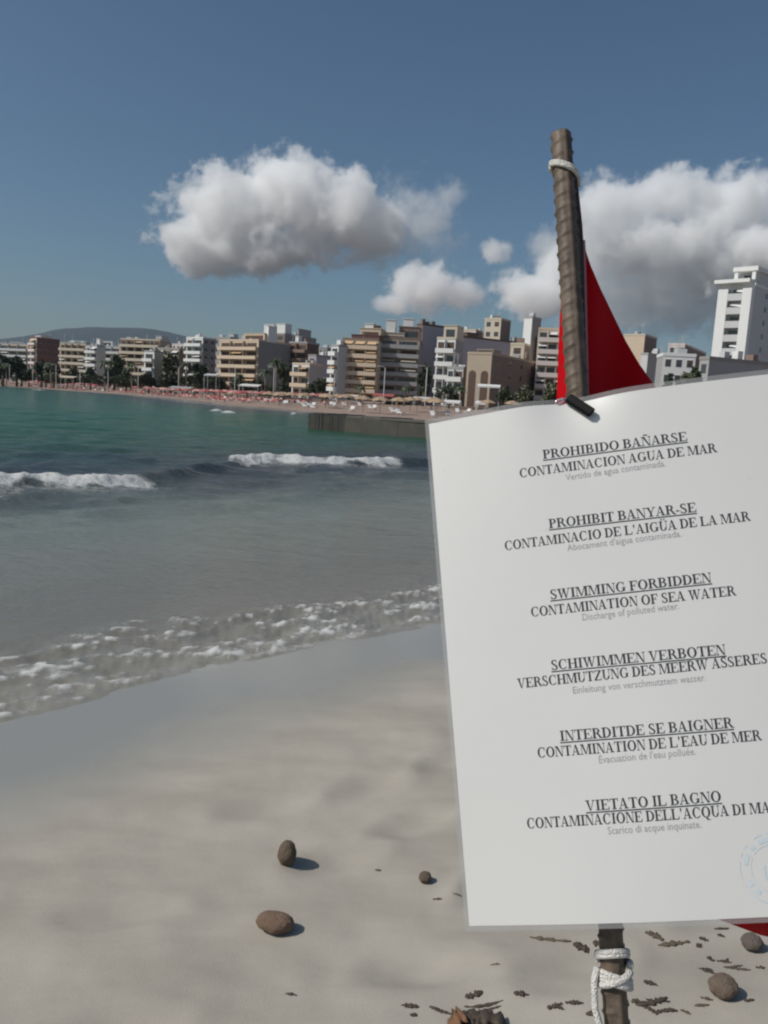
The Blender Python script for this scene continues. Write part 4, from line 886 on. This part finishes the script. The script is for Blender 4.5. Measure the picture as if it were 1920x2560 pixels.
# ------------------------------------------------------------------ rusty bar
P0 = at(1403, 335, .560); P1 = at(1531, 2400, .4015)
ax = (P1-P0).normalized(); gb = P0+ax*((.05-P0.z)/ax.z); LEN = (gb-P0).length
e1 = ax.orthogonal(); e1 = Vector((-1, 0, 0)); e1 = (e1-ax*e1.dot(ax)).normalized(); e2 = ax.cross(e1)
if e2.y > 0: e2 = -e2                                                       # e1 to the left, e2 to the camera
rows = int(LEN/.0011); n = 40; P = np.zeros((rows+1, n, 3))
th = np.linspace(0, 2*np.pi, n, endpoint=False)
for i in range(rows+1):
    s = LEN*i/rows; r = np.full(n, .0066)
    d = np.abs((th-math.radians(100)+np.pi) % (2*np.pi)-np.pi); d2 = np.abs((th-math.radians(280)+np.pi) % (2*np.pi)-np.pi)
    r += .0009*np.exp(-(d/.16)**2)+.0009*np.exp(-(d2/.16)**2)
    for c0, off in ((10, 0), (190, .0048)):
        x = (th-math.radians(c0)+np.pi) % (2*np.pi)-np.pi; ph = (s+off+.0016*x) % .0096; ph = np.minimum(ph, .0096-ph)
        r += .00105*np.exp(-(ph/.0009)**2)*np.clip(1-(x/1.35)**4, 0, 1)
    r += .0005*(fbm(th*1.5, np.full(n, s*90), 91, 3)-.5)
    if i == 0: r *= .86
    p = P0+ax*s
    for k in range(3): P[i, :, k] = p[k]+r*(np.cos(th)*e1[k]+np.sin(th)*e2[k])
cap0 = np.repeat(np.array(P0-ax*.0004)[None, None], n, 1).reshape(1, n, 3)*.999999+P[:1]*.000001
P = np.concatenate([cap0, P], 0)
rm, rt, rb = nmat('rusty_ribbed_steel'); N = rt.nodes.new; L = rt.links.new
tc = N('ShaderNodeTexCoord'); nz = N('ShaderNodeTexNoise'); nz.inputs['Scale'].default_value = 90; nz.inputs['Detail'].default_value = 6; nz.inputs['Roughness'].default_value = .7; L(tc.outputs['Object'], nz.inputs['Vector'])
cr = N('ShaderNodeValToRGB'); L(nz.outputs[0], cr.inputs[0]); e = cr.color_ramp.elements
e[0].position = .3; e[0].color = (.055, .040, .030, 1); e[1].position = .70; e[1].color = (.185, .135, .095, 1); q_ = e.new(.5); q_.color = (.110, .082, .060, 1); q_ = e.new(.82); q_.color = (.45, .42, .38, 1)
L(cr.outputs[0], rb.inputs['Base Color']); rb.inputs['Roughness'].default_value = .55; rb.inputs['Metallic'].default_value = .0; rb.inputs['Specular IOR Level'].default_value = .35
bp = N('ShaderNodeBump'); bp.inputs['Strength'].default_value = .35; bp.inputs['Distance'].default_value = .001; L(nz.outputs[0], bp.inputs['Height']); L(bp.outputs[0], rb.inputs['Normal'])
tag(grid_mesh('ribbed_steel_bar', P, rm, wrap=True), 'rusty brown ribbed steel bar standing upright in the sand behind the notice', 'steel bar')
def bar_at(py):
    lo_, hi_ = 0, LEN
    for _ in range(40):
        m_ = (lo_+hi_)/2; p = P0+ax*m_; q = C3.transposed() @ (p-EYE); y = 1280-F*q.y/-q.z
        if y < py: lo_ = m_
        else: hi_ = m_
    return lo_
# ------------------------------------------------------------------ cords
cordm = mat('white_cotton_cord', (.80, .77, .72), rough=.85, vary=.10, scale=400, bump=.6, bscale=900)
def wrap(s0, s1, turns, R, ph=0., tilt=(0, 0), n=40):
    pts = []
    for i in range(int(n*turns)+1):
        t = i/(n*turns); a = ph+2*math.pi*turns*t; s = s0+(s1-s0)*t+tilt[0]*math.cos(a)+tilt[1]*math.sin(a); pts.append(P0+ax*s+(e1*math.cos(a)+e2*math.sin(a))*R)
    return pts
sA = bar_at(424)
r = empty('cord_tie', P0+ax*sA); tag(r, 'white cord looped round the top of the rusty bar, holding up the flag', 'cord', 'white cords tied round the bar')
def cl(o): o.parent = r; o.location = -r.location; return o
cl(MB().tube(wrap(sA-.0014, sA+.0022, 2, .0083, 0, (-.0036, .0022)), .0014, 8).build('loop', cordm, None, True))
cl(MB().tube([P0+ax*(sA+.004)-e1*.0083+e2*.001, P0+ax*(sA+.0075)-e1*.0100, P0+ax*(sA+.011)-e1*.0102-e2*.003], .0014, 8).build('loose_end', cordm, None, True))
sB = bar_at(2420)
r = empty('cord_tie', P0+ax*sB); tag(r, 'white cord knotted round the bar below the notice with a long tail hanging', 'cord', 'white cords tied round the bar')
cl(MB().tube(wrap(sB-.0086, sB-.0050, 2, .0084, 0, (.0006, -.0030)), .0016, 8).build('loop', cordm, None, True))
cl(MB().tube(wrap(sB+.0032, sB+.0085, 3, .0088, .5, (-.0026, -.0015)), .0018, 8).build('loop', cordm, None, True))
cl(MB().tube(wrap(sB+.001, sB+.004, 1, .0094, 2.6, (.004, .0)), .0020, 8).build('loop', cordm, None, True))
tail = [P0+ax*(sB-.002)+e1*.0098+e2*.004, P0+ax*(sB+.004)+e1*.0120+e2*.005, P0+ax*(sB+.018)+e1*.0128+e2*.006, P0+ax*(sB+.034)+e1*.0092+e2*.009, P0+ax*(sB+.052)+e1*.0035+e2*.012, P0+ax*(sB+.085)-e1*.001+e2*.013, P0+ax*(sB+.13)+e1*.002+e2*.011]
cl(MB().tube(tail, .0019, 8).build('hanging_tail', cordm, None, True))

# ------------------------------------------------------------------ red flag
fm_, ft, fb = nmat('red_nylon'); N = ft.nodes.new; L = ft.links.new
tc = N('ShaderNodeTexCoord'); nz = N('ShaderNodeTexNoise'); nz.inputs['Scale'].default_value = 30; nz.inputs['Detail'].default_value = 4; L(tc.outputs['Object'], nz.inputs['Vector'])
mx = N('ShaderNodeMix'); mx.data_type = 'RGBA'; L(nz.outputs[0], mx.inputs[0]); mx.inputs[6].default_value = (.44, .003, .007, 1); mx.inputs[7].default_value = (.54, .005, .011, 1); L(mx.outputs[2], fb.inputs['Base Color'])
fb.inputs['Roughness'].default_value = .6; fb.inputs['Specular IOR Level'].default_value = .06
tl = N('ShaderNodeBsdfTranslucent'); tl.inputs[0].default_value = (.5, .008, .015, 1); ms = N('ShaderNodeMixShader'); ms.inputs[0].default_value = .12
L(fb.outputs[0], ms.inputs[1]); L(tl.outputs[0], ms.inputs[2]); L(ms.outputs[0], ft.nodes['Material Output'].inputs[0])
fl = empty('red_flag', P0+ax*sA); tag(fl, 'dark red warning flag hanging from the bar behind the notice', 'flag')
ys = np.concatenate([np.linspace(432, 1000, 60), np.linspace(1015, 2330, 60)])
lx = lambda y: np.interp(y, [432, 612, 720, 800, 985, 1500, 2330], [1424, 1414, 1406, 1400, 1393, 1372, 1350])
rx = lambda y: np.interp(y, [432, 560, 612, 660, 720, 790, 850, 910, 962, 1200, 1600, 2000, 2330], [1440, 1452, 1459, 1474, 1499, 1533, 1562, 1597, 1634, 1740, 1850, 1920, 1985])
nC = 60; P = np.zeros((len(ys), nC, 3)); T_ = []
for i, y in enumerate(ys):
    s = bar_at(y); c = P0+ax*s; back = .0105
    xl_, xr_ = float(lx(y)), float(rx(y)); q = C3.transposed() @ (c-EYE); xc = 960+F*q.x/-q.z
    for j in range(nC):
        t = j/(nC-1); x = xl_+(xr_-xl_)*t
        off = (x-xc)/F*.56
        dep = c.y+back+max(0, off)*.85+max(0, -off-.004)*.9+.004*math.sin(off*150+y*.004)*min(1, abs(off)/.02)
        yb_ = y+ (max(0, (x-1600)/400)*90 if y > 2000 else 0)*((y-2000)/330 if y > 2000 else 0) - (60*(y-2000)/330 if y > 2000 else 0) - (max(0, (1900-x)/500)*75 if y > 2200 else 0)*((y-2200)/130 if y > 2200 else 0)
        P[i, j] = at(x, yb_, dep)
P -= np.array(fl.location)[None, None]
o = grid_mesh('cloth', P, fm_, fl)
md = o.modifiers.new('thickness', 'SOLIDIFY'); md.thickness = .0004
# sleeve gathered along the bar, darkened as shade of fold and bar; pale seam
dm = mat('shaded_sleeve_cloth', (.035, .026, .024), rough=.8, vary=.2, scale=60); sm_ = mat('pink_seam_tape', (.36, .15, .17), rough=.8, vary=.15, scale=80)
V1, V2 = MB(), MB(); pv_ = None
for i, y in enumerate(np.linspace(436, 1010, 50)):
    s = bar_at(y); c = P0+ax*s; q = C3.transposed() @ (c-EYE); xc = 960+F*q.x/-q.z
    wd = float(np.interp(y, [436, 560, 620, 700, 1010], [32, 38, 38, 35, 23])); A = at(xc+float(np.interp(y, [436, 560, 700, 1010], [14, 11, 12, 7])), y, c.y-.0074); Bq = at(xc+wd, y, c.y-.001); Cq = at(xc+wd+1, y, c.y+.0095); D1 = at(xc+wd+.5, y, c.y+.0005); D2 = at(xc+wd+5.5, y, c.y+.0075)
    cur = [A-fl.location, Bq-fl.location, Cq-fl.location, D1-fl.location, D2-fl.location]
    if pv_:
        V1.add(pv_[:3]+cur[:3], [(0, 3, 4, 1), (1, 4, 5, 2), (0, 2, 5, 3)])
        if y > 600: V2.add([pv_[3], pv_[4], cur[3], cur[4]], [(0, 2, 3, 1)])
    pv_ = cur
V1.build('sleeve', dm, fl, True); V2.build('seam', sm_, fl, True)

# ------------------------------------------------------------------ binder clip
ca = SH(.413, -.010, .0022); cb = SH(.474, .036, .0028)
r = empty('binder_clip', ca); tag(r, 'black metal binder clip pinching the notice to the bar', 'clip')
d = (cb-ca); ln = d.length; d.normalize(); nrm = SN; sd_ = d.cross(nrm).normalized()
if sd_.z < 0: sd_ = -sd_
b = MB(); sec = [(-.0023, -.0012), (.0023, -.0012), (.0027, .0010), (.0017, .0026), (-.0013, .0026), (-.0026, .0010)]
V = []
for t in (0, .04, .96, 1):
    kx = .86 if t in (0, 1) else 1
    for x, y in sec: V.append(d*ln*t+sd_*x*kx*1.2+nrm*y*kx)
Fc = []
for i in range(3):
    for k in range(6): Fc.append((i*6+k, i*6+(k+1) % 6, (i+1)*6+(k+1) % 6, (i+1)*6+k))
Fc += [tuple(reversed(range(6))), tuple(range(18, 24))]
b.add(V, Fc); b.build('clamp', mat('black_lacquered_steel', (.005, .005, .006), rough=.6, spec=.15, vary=.2, scale=90), r)
silver = mat('bright_highlight_wire', (.75, .75, .74), rough=.25, metal=.9, vary=.05)
b = MB(); A = d*ln*.05; b.tube([A+sd_*.001-nrm*.001, A-d*.002-sd_*.003-nrm*.001, A-d*.003-sd_*.0065, A-d*.0045-sd_*.0075, A-d*.0055-sd_*.0055, A-d*.004-sd_*.002-nrm*.001, A+sd_*.0005-nrm*.0015], .0006, 8); b.build('highlight_wire', silver, r, True)  # bright loop added for the highlight on the bent plastic

# ------------------------------------------------------------------ fibre balls and seaweed on the sand
def ball(label, px, py, wpx, hpx, seed, col, name='fibre_ball', cat='seaweed ball', tilt=0):
    c = onsand(px, py); dist_ = -(C3.transposed() @ (c-EYE)).z; a = wpx/2/F*dist_; hh = hpx/2/F*dist_*1.05
    rr = np.random.RandomState(seed); R_, K_ = 40, 60; P = np.zeros((R_+1, K_, 3))
    for i in range(R_+1):
        ph = math.pi*i/R_
        for j in range(K_):
            t = 2*math.pi*j/K_; d = np.array([math.sin(ph)*math.cos(t), math.sin(ph)*math.sin(t), math.cos(ph)])
            P[i, j] = d
    f = P.reshape(-1, 3); n1 = fbm(f[:, 0]*2+seed, f[:, 1]*2+f[:, 2]*1.7, seed, 3)-.5; n2 = fbm(f[:, 0]*9+f[:, 2]*5, f[:, 1]*9-f[:, 2]*6, seed+9, 3)-.5
    f = f*(1+.20*n1+.09*n2)[:, None]; f[:, 0] *= a; f[:, 1] *= min(a, hh*1.1); f[:, 2] *= hh
    o = grid_mesh(name, f.reshape(R_+1, K_, 3), mat('matted_fibre', col, rough=.95, vary=.3, scale=90, bump=.9, bscale=380), wrap=True)
    o.location = c+Vector((0, 0, hh*.86)); o.rotation_euler = (0, tilt, 0); return tag(o, label, cat, 'matted seaweed balls on the sand')
ball('tall round brown seaweed ball, the farthest of the pair lying on open sand', 717, 2158, 47, 60, 3, (.215, .162, .112))
ball('flattened reddish-brown seaweed ball, nearest on the open sand', 688, 2326, 98, 48, 5, (.32, .21, .15), tilt=.06)
ball('tiny brown seaweed ball close to the left edge of the notice', 1062, 2204, 32, 26, 8, (.20, .152, .11))
ball('light brown seaweed ball right of the bar among the scraps', 1806, 2488, 70, 54, 12, (.26, .195, .145))
ball('grey-brown lump of seaweed near the right edge below the flag', 1878, 2372, 52, 40, 17, (.21, .17, .145))
weeds = [mat('dry_brown_seaweed', (.10, .074, .052), rough=.8, vary=.4, scale=60), mat('dark_seaweed', (.068, .051, .037), rough=.75, vary=.4, scale=60), mat('olive_seaweed', (.11, .09, .058), rough=.8, vary=.35, scale=60), mat('orange_brown_kelp', (.17, .085, .04), rough=.7, vary=.5, scale=40)]
def scrap(label, px, py, ln, ang, wd=9, m=1, curl=.3, seed=0, blades=1, name='seaweed_shred', group='seaweed scraps on the sand', lump=0.):
    c = onsand(px, py); dist_ = -(C3.transposed() @ (c-EYE)).z; k = dist_/F; rr = random.Random(seed*7+3); b = MB()
    for bl in range(blades):
        L_ = ln*k*(1 if bl == 0 else rr.uniform(.4, .85)); a = -math.radians(ang)+(0 if bl == 0 else rr.uniform(-.5, .5)); w = wd*k/2*(1 if bl == 0 else .7)*1.45
        ox, oy = (0, 0) if bl == 0 else (rr.uniform(-.3, .3)*ln*k, rr.uniform(-.14, .14)*ln*k)
        n = 14; cr_ = rr.uniform(-curl, curl)*2.0; top = []; sec_n = 6; V = []; Fc = []
        x = -L_/2; hd = a; pos = Vector((ox-math.cos(a)*L_/2, oy-math.sin(a)*L_/2, 0))
        ph = rr.uniform(0, 6)
        for i in range(n+1):
            t = i/n; dirv = Vector((math.cos(hd), math.sin(hd), 0)); pos = pos+dirv*(L_/n); hd += cr_/n
            ww = w*(.25+.75*math.sin(math.pi*min(.97, max(.03, t)))**.6)*rr.uniform(.45, 1.35); nn = Vector((-dirv.y, dirv.x, 0)).normalized()
            lift = (.15+.6*abs(math.sin(ph+t*5)))*ww*.45+lump*w*math.sin(math.pi*t)
            for q in range(sec_n):
                g = 2*math.pi*q/sec_n; V.append(pos+nn*ww*math.cos(g)+Vector((0, 0, lift+ww*.24*math.sin(g)+rr.uniform(-.1, .1)*ww)))
        for i in range(n):
            for q in range(sec_n): Fc.append((i*sec_n+q, i*sec_n+(q+1) % sec_n, (i+1)*sec_n+(q+1) % sec_n, (i+1)*sec_n+q))
        Fc += [tuple(reversed(range(sec_n))), tuple(range(n*sec_n, (n+1)*sec_n))]
        b.add(V, Fc)
    o = b.build(name, weeds[m], None, True)
    for v in o.data.vertices:
        v.co.z += hz(c.x+v.co.x, c.y+v.co.y)-c.z
    o.location = c; return tag(o, label, 'seaweed', group)
SC = [
 ('long brown seaweed blade lying slantwise just under the notice', 1368, 2350, 100, 14, 11, 2, .2, 1), ('curled dark seaweed knot left of the bar', 1450, 2368, 40, 25, 16, 1, .9, 3),
 ('small dark seaweed bit touching the left side of the bar', 1492, 2360, 24, 20, 12, 1, .3, 2), ('brown seaweed blade right of the bar under the notice', 1634, 2336, 48, 24, 15, 0, .3, 1),
 ('long low brown seaweed strand right of the bar', 1680, 2362, 86, -7, 11, 2, .25, 1), ('small dark seaweed bit, upper of two right of the long strand', 1757, 2347, 22, 10, 10, 1, .3, 1),
 ('small dark seaweed bit, lower of two right of the long strand', 1748, 2366, 20, -15, 9, 1, .3, 1), ('dark seaweed strip just below the red flag corner', 1800, 2322, 34, -4, 9, 1, .2, 1),
 ('tiny dark seaweed bit below the strip under the flag corner', 1801, 2338, 18, 8, 8, 1, .2, 1), ('dark upright seaweed fleck above the light brown ball', 1775, 2397, 20, 50, 10, 1, .3, 1),
 ('dark seaweed strand right above the light brown ball', 1806, 2402, 36, -8, 7, 1, .5, 2), ('short dark seaweed twig left above the light brown ball', 1762, 2424, 34, 12, 10, 1, .4, 2),
 ('long thin seaweed strand right of the light brown ball top', 1838, 2422, 68, 6, 7, 0, .3, 2), ('thin brown stem standing over the light brown ball', 1790, 2436, 26, 48, 7, 0, .3, 1),
 ('dark seaweed bit midway between bar and light brown ball', 1624, 2457, 34, 6, 11, 1, .3, 2), ('long dark branched seaweed right of the bar near the bottom', 1630, 2512, 96, -2, 12, 1, .35, 4),
 ('small dark seaweed bit above the long branched seaweed', 1587, 2504, 22, -12, 11, 1, .3, 1), ('small brown seaweed bit left below the light brown ball', 1764, 2497, 30, 20, 8, 0, .4, 1),
 ('pale brown seaweed strip at bottom left of the light brown ball', 1752, 2514, 40, -3, 6, 2, .3, 1), ('dark seaweed leaf above the orange-brown kelp clump', 1183, 2492, 50, -6, 14, 1, .3, 1),
 ('small dark seaweed leaf right above the kelp clump', 1300, 2486, 38, 22, 13, 1, .3, 1), ('dark seaweed blade, leftmost of the scraps along the bottom', 1022, 2516, 46, 6, 11, 1, .3, 1),
 ('tiny seaweed bit beneath the leftmost dark blade', 1033, 2537, 20, -16, 9, 1, .3, 1), ('dark slanted seaweed blade between leftmost blade and kelp', 1096, 2528, 58, 32, 10, 1, .35, 1),
 ('thin dark seaweed strand across the top of the kelp', 1204, 2519, 100, 2, 7, 1, .2, 2), ('dark seaweed twig left of the hanging cord tail', 1386, 2519, 44, -4, 10, 1, .3, 2),
 ('dark seaweed twig beside the cord tail, upper of three', 1432, 2506, 46, -7, 8, 1, .3, 2), ('dark seaweed bit touching the hanging cord tail', 1478, 2534, 34, -12, 11, 1, .4, 1),
 ('faint grey seaweed bit on the sand under the notice', 1236, 2410, 24, -6, 5, 0, .3, 1), ('small seaweed shred alone below the flattened ball', 726, 2485, 32, 4, 7, 1, .2, 1),
 ('tiny seaweed fleck between the round ball and the notice', 944, 2176, 16, 6, 5, 1, .2, 1), ('small grey seaweed shred below the tiny ball', 1092, 2248, 24, 8, 8, 0, .2, 1),
 ('thin grey seaweed line at the lower left edge of the notice', 1142, 2236, 26, 4, 4, 0, .2, 1), ('little dark seaweed shred right of the light brown ball', 1872, 2502, 30, -8, 8, 1, .3, 1),
 ('dark seaweed fleck near the right edge below the grey-brown lump', 1900, 2420, 24, 12, 8, 1, .3, 1), ('grey seaweed fleck at bottom between bar and light brown ball', 1712, 2528, 26, 16, 7, 0, .3, 1)]
for i, (lab, px, py, ln, an, wd, m_, cu_, bl) in enumerate(SC): scrap(lab, px, py, ln, an, wd, m_, cu_, i+1, bl)
scrap('orange-brown kelp piece at the bottom edge left of the bar', 1150, 2566, 70, -12, 40, 3, .3, 71, 2, 'kelp_piece', lump=.7)
scrap('dark brown kelp clump at the bottom edge beside the orange-brown piece', 1205, 2562, 120, 8, 40, 1, .5, 72, 9, 'kelp_clump', lump=.7)

# ------------------------------------------------------------------ haze over the bay
hm = bpy.data.materials.new('sea_haze'); hm.use_nodes = True; ht = hm.node_tree; ht.nodes.clear()
o_ = ht.nodes.new('ShaderNodeOutputMaterial'); pv = ht.nodes.new('ShaderNodeVolumePrincipled'); pv.inputs['Density'].default_value = .00004; pv.inputs['Color'].default_value = (.72, .85, .98, 1); pv.inputs['Anisotropy'].default_value = .1
ht.links.new(pv.outputs[0], o_.inputs['Volume'])
tag(MB().box(-8600, -8600, -4.5, 8600, 7800-.0, 400).build('haze', hm), kind='stuff')
